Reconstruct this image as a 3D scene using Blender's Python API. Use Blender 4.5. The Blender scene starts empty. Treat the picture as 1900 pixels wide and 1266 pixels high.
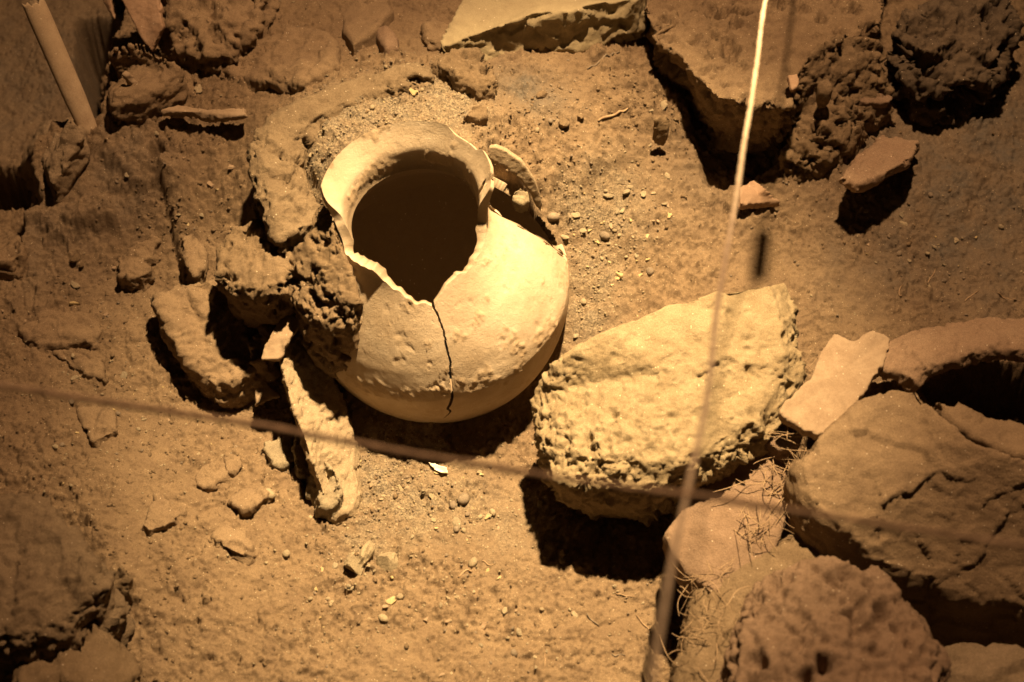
import bpy, bmesh, math, random
import numpy as np
from mathutils import Vector

# ------------------------------------------------------------------ camera, light, exposure
scn = bpy.context.scene
COL = scn.collection
random.seed(7)
rng = np.random.default_rng(11)

FPX, DIST, ELEV = 2639.0, 2.9, math.radians(50)          # photo 1900 px wide, 50 mm lens
CAM = np.array([0, -DIST * math.cos(ELEV), DIST * math.sin(ELEV)])
FW = np.array([0, math.cos(ELEV), -math.sin(ELEV)])
UP = np.array([0, math.sin(ELEV), math.cos(ELEV)])

cd = bpy.data.cameras.new('camera')
cam = bpy.data.objects.new('camera', cd)
COL.objects.link(cam)
cam.location = CAM.tolist()
cam.rotation_euler = (math.pi / 2 - ELEV, 0, 0)
cd.sensor_width = 36
cd.lens = 50
cd.clip_end = 200
cd.dof.use_dof = True
cd.dof.focus_distance = 2.95
cd.dof.aperture_fstop = 2.2
scn.camera = cam

LAMP = np.array([0.45, 0.78, 3.9])


def spot(name, power, half_deg, blend, color, aim):
    ld = bpy.data.lights.new(name, 'SPOT')
    ld.energy = power
    ld.spot_size = math.radians(2 * half_deg)
    ld.spot_blend = blend
    ld.color = color
    ld.shadow_soft_size = 0.075
    lo = bpy.data.objects.new(name, ld)
    COL.objects.link(lo)
    lo.location = LAMP.tolist()
    lo.rotation_euler = (Vector(aim) - Vector(LAMP.tolist())).to_track_quat('-Z', 'Y').to_euler()
    return lo


# one halogen reflector lamp over the dig: a hot beam and the spill of its reflector
spot('halogen_beam', 2900, 13.0, 1.0, (1.0, 0.73, 0.385), (-0.02, -0.10, 0.0))
spot('halogen_spill', 870, 36, 1.0, (1.0, 0.62, 0.335), (-0.12, 0.02, 0.0))

w = bpy.data.worlds.new('World')
scn.world = w
w.use_nodes = True
bg = w.node_tree.nodes['Background']
bg.inputs[0].default_value = (1.0, 0.60, 0.30, 1)
bg.inputs[1].default_value = 0.012

scn.view_settings.view_transform = 'Standard'
scn.view_settings.look = 'None'
scn.view_settings.exposure = 0
scn.view_settings.gamma = 1
scn.view_settings.use_curve_mapping = False


# ------------------------------------------------------------------ pixel <-> world helpers
def ray(px, py):
    d = FW + np.array([(px - 950) / FPX, 0, 0]) - UP * ((py - 633) / FPX)
    return d / np.linalg.norm(d)


def P(px, py, z):
    d = ray(px, py)
    return CAM + d * ((z - CAM[2]) / d[2])


def proj(p):
    q = np.asarray(p) - CAM
    z = q @ FW
    return np.stack([950 + FPX * q[..., 0] / z, 633 - FPX * (q @ UP) / z], -1)


# ------------------------------------------------------------------ numpy noise
_g = np.random.default_rng(3)
PERM = np.concatenate([_g.permutation(256)] * 3)
G2 = np.stack([np.cos(np.arange(256) * 2.399963), np.sin(np.arange(256) * 2.399963)], 1).astype(np.float32)
_t = _g.normal(size=(256, 3))
G3 = (_t / np.linalg.norm(_t, axis=1)[:, None]).astype(np.float32)
RND = _g.random((256, 3)).astype(np.float32)


def n2(x, y):
    xi = np.floor(x).astype(np.int64); yi = np.floor(y).astype(np.int64)
    fx = (x - xi).astype(np.float32); fy = (y - yi).astype(np.float32)
    xi &= 255; yi &= 255
    u = fx * fx * fx * (fx * (fx * 6 - 15) + 10); v = fy * fy * fy * (fy * (fy * 6 - 15) + 10)
    def g(i, j):
        h = PERM[PERM[xi + i] + yi + j]
        return G2[h, 0] * (fx - i) + G2[h, 1] * (fy - j)
    a = g(0, 0); a = a + u * (g(1, 0) - a)
    b = g(0, 1); b = b + u * (g(1, 1) - b)
    return (a + v * (b - a)) * 1.5


def n3(p):
    i = np.floor(p).astype(np.int64)
    f = (p - i).astype(np.float32)
    i &= 255
    w_ = f * f * f * (f * (f * 6 - 15) + 10)
    def g(a, b, c):
        h = PERM[PERM[PERM[i[:, 0] + a] + i[:, 1] + b] + i[:, 2] + c]
        gg = G3[h]
        return gg[:, 0] * (f[:, 0] - a) + gg[:, 1] * (f[:, 1] - b) + gg[:, 2] * (f[:, 2] - c)
    def lx(b, c):
        a0 = g(0, b, c)
        return a0 + w_[:, 0] * (g(1, b, c) - a0)
    def ly(c):
        a0 = lx(0, c)
        return a0 + w_[:, 1] * (lx(1, c) - a0)
    a0 = ly(0)
    return (a0 + w_[:, 2] * (ly(1) - a0)) * 1.5


def fbm2(x, y, f, o=4, gain=.5):
    r = 0; a = 1; t = 0
    for k in range(o):
        c_, s_ = math.cos(.7 + 1.1 * k + f % 1.3), math.sin(.7 + 1.1 * k + f % 1.3)
        r = r + a * n2((c_ * x - s_ * y) * f + 17.3 * k + 100, (s_ * x + c_ * y) * f - 9.1 * k + 100); t += a; a *= gain; f *= 2.03
    return r / t


_q, _ = np.linalg.qr(np.array([[.7, .5, .3], [-.4, .8, .6], [.2, -.5, .9]]))


def fbm3(p, f, o=4, gain=.5):
    p = p @ _q
    r = 0; a = 1; t = 0
    for k in range(o):
        r = r + a * n3(p * f + np.array([17.3, -9.1, 5.7]) * (k + 3)); t += a; a *= gain; f *= 2.03
    return r / t


def worley2(x, y):
    xi = np.floor(x).astype(np.int64); yi = np.floor(y).astype(np.int64)
    fx = (x - xi).astype(np.float32); fy = (y - yi).astype(np.float32)
    best = np.full(x.shape, 9, np.float32); bid = np.zeros(x.shape, np.int64)
    for a in (-1, 0, 1):
        for b in (-1, 0, 1):
            h = PERM[PERM[(xi + a) & 255] + ((yi + b) & 255)]
            d = (a + RND[h, 0] - fx) ** 2 + (b + RND[h, 1] - fy) ** 2
            m = d < best
            best = np.where(m, d, best); bid = np.where(m, h, bid)
    return np.sqrt(best), RND[bid, 2]


def worley3(p):
    i = np.floor(p).astype(np.int64)
    f = (p - i).astype(np.float32)
    best = np.full(len(p), 9, np.float32); bid = np.zeros(len(p), np.int64)
    for a in (-1, 0, 1):
        for b in (-1, 0, 1):
            for c in (-1, 0, 1):
                h = PERM[PERM[PERM[(i[:, 0] + a) & 255] + ((i[:, 1] + b) & 255)] + ((i[:, 2] + c) & 255)]
                d = ((np.array([a, b, c], np.float32) + RND[h] - f) ** 2).sum(1)
                m = d < best
                best = np.where(m, d, best); bid = np.where(m, h, bid)
    return np.sqrt(best), RND[bid, 0]


def facets(p, f):
    p = p * f + 400
    i = np.floor(p).astype(np.int64)
    fr = (p - i).astype(np.float32)
    best = np.full(len(p), 9, np.float32); val = np.zeros(len(p), np.float32)
    for a in (-1, 0, 1):
        for b in (-1, 0, 1):
            for c in (-1, 0, 1):
                h = PERM[PERM[PERM[(i[:, 0] + a) & 255] + ((i[:, 1] + b) & 255)] + ((i[:, 2] + c) & 255)]
                df = fr - (np.array([a, b, c], np.float32) + RND[h])
                d = (df ** 2).sum(1)
                m = d < best
                best = np.where(m, d, best); val = np.where(m, (df * G3[h]).sum(1) + .5 * RND[h, 1] - .25, val)
    return val


def sstep(a, b, x):
    t = np.clip((x - a) / (b - a), 0, 1)
    return t * t * (3 - 2 * t)


def poly_sdf(x, y, poly):
    """signed distance, negative inside"""
    poly = np.asarray(poly, float)
    d = np.full(x.shape, 1e9); ins = np.zeros(x.shape, bool)
    n = len(poly)
    for i in range(n):
        ax, ay = poly[i]; bx, by = poly[(i + 1) % n]
        ex, ey = bx - ax, by - ay
        t = np.clip(((x - ax) * ex + (y - ay) * ey) / (ex * ex + ey * ey + 1e-12), 0, 1)
        d = np.minimum(d, (x - ax - t * ex) ** 2 + (y - ay - t * ey) ** 2)
        c = ((ay > y) != (by > y)) & (x < (bx - ax) * (y - ay) / (by - ay + 1e-12) + ax)
        ins ^= c
    d = np.sqrt(d)
    return np.where(ins, -d, d)


def line_dist(x, y, pts):
    d = np.full(x.shape, 1e9)
    for (ax, ay), (bx, by) in zip(pts[:-1], pts[1:]):
        ex, ey = bx - ax, by - ay
        t = np.clip(((x - ax) * ex + (y - ay) * ey) / (ex * ex + ey * ey + 1e-12), 0, 1)
        d = np.minimum(d, (x - ax - t * ex) ** 2 + (y - ay - t * ey) ** 2)
    return np.sqrt(d)


# ------------------------------------------------------------------ mesh helpers
def np_mesh(name, co, quads=None, tris=None, smooth=True):
    me = bpy.data.meshes.new(name)
    co = np.ascontiguousarray(co, np.float32)
    fs, ls = [], []
    if quads is not None and len(quads):
        fs.append(np.asarray(quads, np.int32).ravel()); ls.append(np.full(len(quads), 4, np.int32))
    if tris is not None and len(tris):
        fs.append(np.asarray(tris, np.int32).ravel()); ls.append(np.full(len(tris), 3, np.int32))
    idx = np.concatenate(fs); lt = np.concatenate(ls)
    st = np.concatenate([[0], np.cumsum(lt)[:-1]]).astype(np.int32)
    me.vertices.add(len(co)); me.vertices.foreach_set('co', co.ravel())
    me.loops.add(len(idx)); me.loops.foreach_set('vertex_index', idx)
    me.polygons.add(len(lt)); me.polygons.foreach_set('loop_start', st)
    if smooth:
        me.polygons.foreach_set('use_smooth', np.ones(len(lt), bool))
    me.update(calc_edges=True)
    return me


def fattr(me, name, vals):
    a = me.attributes.new(name, 'FLOAT', 'POINT')
    a.data.foreach_set('value', np.ascontiguousarray(vals, np.float32))


def co_of(me):
    a = np.empty(len(me.vertices) * 3, np.float32); me.vertices.foreach_get('co', a)
    return a.reshape(-1, 3).astype(np.float64)


def nrm_of(me):
    a = np.empty(len(me.vertices) * 3, np.float32); me.vertex_normals.foreach_get('vector', a)
    return a.reshape(-1, 3).astype(np.float64)


def set_co(me, co):
    me.vertices.foreach_set('co', np.ascontiguousarray(co, np.float32).ravel()); me.update()


def link(name, me, mat=None, parent=None, origin=None):
    """link a mesh whose coordinates are in world space; its origin goes to `origin` (world)"""
    if origin is not None:
        co = co_of(me) - np.asarray(origin)
        set_co(me, co)
    o = bpy.data.objects.new(name, me)
    COL.objects.link(o)
    if mat:
        me.materials.append(mat)
    if parent:
        o.parent = parent
        if origin is not None:
            o.location = (Vector(list(origin)) - parent.location)
        else:
            set_co(me, co_of(me) - np.array(parent.location))
    elif origin is not None:
        o.location = list(origin)
    return o


def tag(o, label, cat, group=None, kind=None):
    if label: o['label'] = label
    if cat: o['category'] = cat
    if group: o['group'] = group
    if kind: o['kind'] = kind
    return o


def empty(name, loc):
    o = bpy.data.objects.new(name, None)
    COL.objects.link(o)
    o.location = list(loc); o.empty_display_size = .05
    return o


def base_of(me):
    c = co_of(me)
    return np.array([c[:, 0].mean(), c[:, 1].mean(), c[:, 2].min()])


def evaluated(me, *mods):
    """apply modifiers (type, props) to a mesh, return the new mesh"""
    o = bpy.data.objects.new('tmp', me)
    COL.objects.link(o)
    for t, props in mods:
        m = o.modifiers.new(t, t)
        for k, v in props.items():
            setattr(m, k, v)
    dg = bpy.context.evaluated_depsgraph_get()
    out = bpy.data.meshes.new_from_object(o.evaluated_get(dg))
    bpy.data.objects.remove(o)
    bpy.data.meshes.remove(me)
    out.polygons.foreach_set('use_smooth', np.ones(len(out.polygons), bool))
    return out


# ------------------------------------------------------------------ materials
def nodes_of(name):
    m = bpy.data.materials.new(name)
    m.use_nodes = True
    nt = m.node_tree
    b = nt.nodes['Principled BSDF']
    return m, nt, b


def earth_mat(name, c1, c2, c3, speck=(.55, .45, .32), speck_amt=.5, bump=.5, rough=.95, big=5.0, ash_shade=None, gravel=None,
              fine=1.0, crust=None, spec=.15, bumpd=.004, ash_shade_lo=.55):
    m, nt, b = nodes_of(name)
    N, L = nt.nodes.new, nt.links.new
    geo = N('ShaderNodeNewGeometry')
    pos = geo.outputs['Position']
    def noise(scale, detail=4, rough_=.6):
        n = N('ShaderNodeTexNoise'); n.inputs['Scale'].default_value = scale
        n.inputs['Detail'].default_value = detail; n.inputs['Roughness'].default_value = rough_
        L(pos, n.inputs['Vector']); return n.outputs['Fac']
    def mapr(x, a, b_, c=0., d=1.):
        r = N('ShaderNodeMapRange'); L(x, r.inputs[0])
        for i, v in enumerate((a, b_, c, d)): r.inputs[i + 1].default_value = v
        return r.outputs[0]
    def mix(f, a, b_):
        x = N('ShaderNodeMix'); x.data_type = 'RGBA'
        if hasattr(f, 'is_linked') or not isinstance(f, (int, float)): L(f, x.inputs[0])
        else: x.inputs[0].default_value = f
        for i, v in ((6, a), (7, b_)):
            if isinstance(v, tuple): x.inputs[i].default_value = (*v, 1)
            else: L(v, x.inputs[i])
        return x.outputs[2]
    def math_(op, a, b_):
        x = N('ShaderNodeMath'); x.operation = op
        for i, v in ((0, a), (1, b_)):
            if isinstance(v, (int, float)): x.inputs[i].default_value = v
            else: L(v, x.inputs[i])
        return x.outputs[0]
    def attr(n):
        a = N('ShaderNodeAttribute'); a.attribute_name = n; return a.outputs['Fac']
    col = mix(mapr(noise(big, 5), .38, .62), c1, c2)
    col = mix(mapr(noise(28, 6, .7), .42, .68), col, c3)
    if ash_shade:
        col = mix(math_('MULTIPLY', attr('ash_shade'), mapr(noise(60, 4), .3, .6, ash_shade_lo, 1)), col, ash_shade)  # ash patches on the soil, painted shade inside the jar
    if gravel:
        col = mix(attr('gravel'), col, mix(mapr(noise(220, 3), .4, .62), gravel[0], gravel[1]))
    if crust:
        col = mix(math_('MULTIPLY', attr('crust'), mapr(noise(90, 4), .3, .6, .5, 1)), col, crust)
    # grain: value variation of single grains
    gr = noise(420, 3, .7)
    hsv = N('ShaderNodeHueSaturation'); L(col, hsv.inputs['Color'])
    L(mapr(gr, .3, .7, 1 - .28 * fine, 1 + .28 * fine), hsv.inputs['Value'])
    col = hsv.outputs[0]
    if speck_amt > 0:
        v = N('ShaderNodeTexVoronoi'); v.inputs['Scale'].default_value = 210; L(pos, v.inputs['Vector'])
        sx = N('ShaderNodeSeparateColor'); L(v.outputs['Color'], sx.inputs[0])
        near = mapr(v.outputs['Distance'], .20, .32, 1, 0)
        rare = mapr(sx.outputs[0], 1 - .14 * speck_amt, 1 - .12 * speck_amt)
        col = mix(math_('MULTIPLY', near, rare), col, speck)
    L(col, b.inputs['Base Color'])
    b.inputs['Roughness'].default_value = rough
    b.inputs['Specular IOR Level'].default_value = spec
    h = math_('ADD', math_('MULTIPLY', noise(70, 8, .74), 1.5), math_('MULTIPLY', noise(330, 4, .75), .75))
    bp = N('ShaderNodeBump'); bp.inputs['Strength'].default_value = bump
    bp.inputs['Distance'].default_value = bumpd
    L(h, bp.inputs['Height']); L(bp.outputs[0], b.inputs['Normal'])
    return m


SOIL = earth_mat('soil', (.202, .139, .081), (.240, .168, .099), (.168, .114, .068), ash_shade=(.135, .112, .085),
                 gravel=((.13, .105, .075), (.30, .235, .15)), bump=.9, speck_amt=.4, speck=(.42, .33, .21))
CLOD = earth_mat('clod_earth', (0.190, 0.131, 0.074), (0.160, 0.111, 0.065), (0.228, 0.161, 0.096), bump=1.0, speck_amt=0.15)
DARKCLOD = earth_mat('dark_scoria_earth', (.105, .078, .052), (.145, .105, .068), (.085, .062, .043), bump=1.0, speck_amt=.3)
RING = earth_mat('hard_clay', (.195, .140, .083), (.165, .117, .070), (.225, .165, .10), bump=1.0, speck_amt=0.35)
PUMICE = earth_mat('porous_stone', (.280, .213, .122), (.230, .172, .098), (.305, .238, .142), bump=0.7, speck_amt=0.2, speck=(.6, .52, .34))
STONE = earth_mat('dusty_stone', (0.246, 0.180, 0.111), (0.205, 0.152, 0.094), (0.279, 0.205, 0.131), bump=0.9, speck_amt=0.12)
GREYSTONE = earth_mat('greyish_stone', (0.255, 0.204, 0.132), (0.212, 0.170, 0.111), (0.297, 0.242, 0.157), bump=0.8, speck_amt=0.2)
REDSTONE = earth_mat('reddish_stone', (0.225, 0.149, 0.095), (0.189, 0.126, 0.081), (0.252, 0.171, 0.113), bump=0.9, speck_amt=0.1)
SLABM = earth_mat('pale_slab', (0.326, 0.266, 0.159), (0.289, 0.233, 0.141), (0.259, 0.204, 0.122), bump=.35, speck_amt=.2, fine=.5)
SHERD = earth_mat('fired_clay', (.285, .205, .13), (.24, .168, .106), (.31, .228, .148), bump=.3, speck_amt=.3, fine=.5)
SHERDRED = earth_mat('reddish_fired_clay', (.31, .20, .125), (.27, .17, .105), (.34, .23, .15), bump=.35, speck_amt=.2, fine=.5)
JAR = earth_mat('jar_clay', (.56, .45, .315), (.41, .312, .205), (.48, .37, .245), ash_shade_lo=.96, bump=.38, speck_amt=.15, fine=.32, big=9,
                crust=(.40, .29, .175), ash_shade=(.21, .152, .093), spec=.2, rough=.85)  # the ash slot here holds the shade colour painted inside the jar
CHALK = earth_mat('white_chip', (.85, .78, .62), (.8, .72, .56), (.87, .8, .66), bump=.2, speck_amt=0, fine=.2)
WOOD = earth_mat('old_bone', (.37, .275, .175), (.32, .235, .145), (.28, .20, .125), bump=.3, speck_amt=.1, fine=.5)
ROPE = earth_mat('cotton_cord', (.45, .35, .245), (.38, .29, .20), (.48, .38, .27), bump=.6, speck_amt=0, fine=.7)
ROPE2 = earth_mat('dusty_cord', (.27, .18, .115), (.22, .148, .095), (.31, .21, .135), bump=.6, speck_amt=0, fine=.7)
STRAW = earth_mat('dry_straw', (.30, .205, .12), (.22, .148, .088), (.38, .27, .16), bump=.2, speck_amt=0, fine=.3, big=60)
PEB1 = earth_mat('pebble_tan', (0.257, 0.203, 0.129), (0.312, 0.250, 0.156), (0.218, 0.172, 0.109), bump=0.5, speck_amt=.1, big=40)
PEB2 = earth_mat('pebble_dark', (.17, .13, .09), (.22, .17, .115), (.14, .108, .077), bump=.3, speck_amt=.1, big=40)
PEB3 = earth_mat('flake_ochre', (0.360, 0.274, 0.137), (0.317, 0.238, 0.115), (0.396, 0.310, 0.173), bump=.25, speck_amt=0, big=40)
DUSTY = earth_mat('dust_covered_stone', (.218, .152, .090), (.255, .180, .107), (.190, .131, .079), bump=.8, speck_amt=0.2)
DUSTRED = earth_mat('dusty_reddish_slab', (.245, .165, .105), (.215, .142, .09), (.26, .18, .115), bump=.5, speck_amt=.2)
DARKSTONE = earth_mat('dull_brown_stone', (.190, .135, .082), (.162, .114, .070), (.212, .153, .094), bump=1.0, speck_amt=.1)
THICK = earth_mat('coarse_jar_wall', (.30, .228, .143), (.255, .19, .12), (.325, .25, .16), bump=.7, speck_amt=.3)
DARK = earth_mat('black_clip', (.03, .028, .025), (.025, .023, .02), (.04, .035, .03), bump=.1, speck_amt=0)

# ------------------------------------------------------------------ jar frame (used to cut the ground too)
JW = np.array([-0.11750223, -0.13501335, 0.98385193])          # axis, leans a little to the left
JU = np.cross([0, 1, 0], JW); JU /= np.linalg.norm(JU)
JV = np.cross(JW, JU)
JC = np.array([-0.20190143, 0.10178091, 0.32657489])           # centre of the mouth
JA, JS, JBU, JBL = .2848, .3164, .225, .3214
S_END = .63


def jar_r(s):
    s = np.asarray(s, float)
    body = JA * np.sqrt(np.clip(1 - ((s - JS) / JBL) ** 2, 0, 1))
    return np.where(s < JS, np.interp(s, _PS, _PR), body)


_PS = np.linspace(-.05, JS, 600)
_PR = np.interp(_PS, [-.05, 0, .012, .03, .05, .07, .085, .098, .112, .13, .15, .175, .20, .225, .25, .27, .29, .305, JS],
                [.200, .1718, .1655, .1580, .1520, .1480, .1465, .1490, .1570, .1700, .1860, .2060, .2250, .2420, .2570, .2665, .2760, .2815, JA])
for _ in range(60):
    _PR[1:-1] = (_PR[:-2] + 2 * _PR[1:-1] + _PR[2:]) / 4


def jar_pt(th, s, dr=0.):
    r = jar_r(s) + dr
    return JC + (np.cos(th) * r)[..., None] * JU + (np.sin(th) * r)[..., None] * JV - np.asarray(s)[..., None] * JW


def jar_coords(p):
    q = p - JC
    a = q @ JU; b_ = q @ JV
    return np.arctan2(b_, a), -(q @ JW), np.hypot(a, b_)


# ------------------------------------------------------------------ ground
CTRL = [(820, 880, -.17), (700, 950, -.17), (900, 1000, -.17), (1100, 1110, -.18), (600, 1150, -.17), (900, 1240, -.17), (400, 1200, -.15),
        (250, 1000, -.12), (150, 780, -.08), (400, 820, -.13), (520, 760, -.15), (330, 640, -.09), (100, 600, -.05), (50, 450, 0),
        (250, 450, 0), (350, 520, -.05), (300, 330, .08), (200, 280, .1), (350, 250, .12), (420, 330, .09), (400, 150, .18),
        (550, 60, .22), (650, 100, .25), (450, 420, .02), (100, 1000, -.1), (100, 1200, -.13), (560, 440, .06), (600, 600, -.05),
        (600, 290, .25), (560, 220, .25), (700, 190, .30), (775, 190, .31), (880, 180, .28), (930, 240, .24), (985, 300, .18),
        (1030, 370, .11), (1085, 430, .05), (1095, 520, -.01), (1060, 620, -.08), (1000, 720, -.14), (960, 800, -.17),
        (1000, 180, .22), (1100, 150, .22), (1150, 250, .16), (1150, 350, .1), (1250, 400, .06), (1350, 400, .05), (1500, 450, .02),
        (1650, 500, 0), (1800, 450, 0), (1850, 250, .06), (1600, 250, .1), (1700, 200, .08), (1500, 300, .1), (1300, 300, .1),
        (1250, 180, .15), (1300, 80, .17), (1450, 60, .17), (950, 80, .24), (1100, 60, .23), (750, 50, .25), (1880, 60, .08),
        (1240, 1110, -.18), (1350, 850, -.1), (1500, 700, -.03), (1700, 620, -.02), (1850, 600, -.02), (1600, 900, -.12),
        (1800, 1000, -.14), (1500, 1200, -.16), (1400, 1000, -.14), (1250, 600, -.03), (1400, 600, -.02), (50, 300, .08),
        (150, 50, .14), (300, 60, .17), (1850, 1230, -.2), (40, 20, .12)]
CTRL = [(a, b_, z - .02 if z <= -.13 else (z - .045 * float(sstep(.2, .3, z)) if a < 960 and b_ < 320 else z)) for a, b_, z in CTRL]
K = np.array([P(*c) for c in CTRL])


def tps(x, y, lam=2e-4):
    d = np.hypot(K[:, None, 0] - K[None, :, 0], K[:, None, 1] - K[None, :, 1])
    U = lambda r: np.where(r > 0, r * r * np.log(np.maximum(r, 1e-9)), 0)
    n = len(K)
    M = np.zeros((n + 3, n + 3)); M[:n, :n] = U(d) + lam * np.eye(n)
    M[:n, n] = 1; M[:n, n + 1:] = K[:, :2]; M[n, :n] = 1; M[n + 1:, :n] = K[:, :2].T
    w_ = np.linalg.solve(M, np.concatenate([K[:, 2], np.zeros(3)]))
    out = w_[n] + w_[n + 1] * x + w_[n + 2] * y
    for i in range(n):
        out = out + w_[i] * U(np.hypot(x - K[i, 0], y - K[i, 1]))
    return out


STEP = .0030
core_x = np.arange(-1.42, 1.42, STEP); core_y = np.arange(-.86, 1.30, STEP)
ext = np.array([.02, .06, .14, .3, .6, 1.1, 2.0, 3.5, 6.0])
gx = np.concatenate([core_x[0] - ext[::-1], core_x, core_x[-1] + ext])
gy = np.concatenate([core_y[0] - ext[::-1], core_y, core_y[-1] + ext])
X, Y = np.meshgrid(gx, gy)
# coarse base
cx = np.linspace(-1.6, 1.6, 120); cy = np.linspace(-1.05, 1.5, 100)
CXX, CYY = np.meshgrid(cx, cy)
CZ = np.clip(tps(CXX, CYY), -.3, .36)


def bil(Z, ax, ay, x, y):
    fx = np.clip((x - ax[0]) / (ax[1] - ax[0]), 0, len(ax) - 1.001); fy = np.clip((y - ay[0]) / (ay[1] - ay[0]), 0, len(ay) - 1.001)
    i = fx.astype(int); j = fy.astype(int); fx = fx - i; fy = fy - j
    return (Z[j, i] * (1 - fx) + Z[j, i + 1] * fx) * (1 - fy) + (Z[j + 1, i] * (1 - fx) + Z[j + 1, i + 1] * fx) * fy


H = bil(CZ, cx, cy, X, Y)
wx = fbm2(X, Y, 9, 4); wy = fbm2(X + 31, Y - 12, 9, 4)
fx_ = fbm2(X + 5, Y + 3, 60, 3); fy_ = fbm2(X - 8, Y + 21, 60, 3)
XW = X + .012 * wx + .006 * fx_; YW = Y + .012 * wy + .006 * fy_


def pw(pts, z):
    return [tuple(P(a, b_, z)[:2]) for a, b_ in pts]


def inside_mask(pts, z, soft, warp=True):
    poly = pw(pts, z)
    xs, ys = (XW, YW) if warp else (X, Y)
    px_ = [p[0] for p in poly]; py_ = [p[1] for p in poly]
    m = (X > min(px_) - .12) & (X < max(px_) + .12) & (Y > min(py_) - .12) & (Y < max(py_) + .12)
    out = np.zeros(X.shape)
    out[m] = sstep(soft, -soft, poly_sdf(xs[m], ys[m], poly))
    return out


# hollow under the bank, to its left
m = inside_mask([(1240, 95), (1275, 190), (1320, 300), (1370, 300), (1450, 270), (1480, 200), (1400, 150), (1300, 110)], .14, .02)
H -= .05 * m
# pit in the upper left corner, with a deeper black gap
m = inside_mask([(-300, -250), (215, -250), (235, 0), (222, 70), (190, 110), (196, 185), (172, 215), (130, 215), (95, 215), (45, 255), (20, 330), (0, 380),
                 (-300, 395)], .12, .018)
H -= .24 * m
m = inside_mask([(128, -40), (190, -40), (236, 60), (196, 110), (204, 190), (178, 222), (150, 190), (120, 110)], .05, .02)
H -= .46 * m
m = inside_mask([(-60, 232), (45, 240), (55, 262), (20, 300), (-60, 285)], 0.0, .012)
H -= .34 * m
m = inside_mask([(-40, 370), (25, 365), (30, 330), (60, 330), (70, 380), (20, 388)], .03, .012)
H -= .12 * m
# hollow under the curved jar rim on the right
m = inside_mask([(1730, 690), (1790, 675), (1990, 660), (1990, 770), (1870, 765), (1800, 735)], 0.0, .02)
H -= .14 * m
# gap in front of the jar belly and small hollows
for poly, z, dz, soft in [
        ([(1235, 1060), (1275, 1040), (1300, 1100), (1240, 1290), (1190, 1290), (1215, 1170)], -.16, -.10, .012),
        ([(912, 285), (950, 296), (985, 325), (1000, 375), (985, 392), (955, 378), (925, 335)], .19, -.12, .008),
        ([(285, 296), (300, 285), (312, 300), (303, 322), (290, 318)], .08, -.05, .006),
        ([(545, 745), (560, 760), (585, 860), (570, 905), (552, 850)], -.15, -.05, .01),
        ([(1570, 1015), (1640, 1035), (1700, 1110), (1790, 1190), (1900, 1240), (1960, 1180), (1800, 1060)], -.14, -.1, .02)]:
    H += dz * inside_mask(poly, z, soft)
# soft bulges and ledges (polygon, z, height, softness)
for poly, z, dz, soft in [
        ([(130, 905), (175, 925), (245, 1040), (320, 1165), (300, 1185), (235, 1110), (175, 1020)], -.12, .022, .03),
        ([(300, 330), (340, 335), (362, 400), (345, 450), (365, 500), (330, 470), (315, 400)], .04, .03, .010),
        ([(-60, 400), (60, 395), (100, 420), (210, 405), (220, 380), (180, 370), (60, 385), (-60, 390)], .05, .02, .012),
        ([(110, 400), (150, 388), (210, 385), (218, 402), (180, 412), (130, 410)], .05, .018, .006),
        ([(1000, 300), (1060, 285), (1120, 255), (1190, 245), (1200, 262), (1120, 290), (1060, 315), (1010, 325)], .17, .012, .010),
        ([(1090, 110), (1150, 98), (1152, 102), (1100, 122)], .22, .012, .004),
        ([(1110, 195), (1160, 175), (1230, 160), (1290, 200), (1240, 240), (1180, 220), (1130, 225)], .16, .02, .015),
        ([(200, 175), (295, 200), (300, 290), (330, 330), (250, 330), (170, 270)], .11, .02, .015)]:
    H += dz * inside_mask(poly, z, soft)
# cracks and narrow furrows
for pts, z, dep, wd in [
        ([(30, 615), (60, 640), (110, 635), (160, 640)], -.05, .010, .004), ([(95, 655), (135, 680), (160, 700)], -.06, .010, .004),
        ([(140, 760), (165, 800), (175, 815)], -.09, .010, .004), ([(180, 770), (160, 815)], -.09, .004, .003),
        ([(900, 1150), (960, 1165), (1060, 1175), (1130, 1140)], -.17, .005, .003), ([(640, 1230), (690, 1180), (720, 1130)], -.17, .004, .003),
        ([(1250, 1090), (1190, 1120), (1120, 1150)], -.17, .004, .003), ([(210, 300), (260, 290), (285, 270)], .1, .006, .004),
        ([(560, 230), (620, 200), (650, 190)], .27, .008, .005), ([(1080, 130), (1120, 118), (1150, 100)], .22, .006, .004)]:
    H -= dep * np.exp(-(line_dist(XW, YW, pw(pts, z)) / wd) ** 2)

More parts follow.
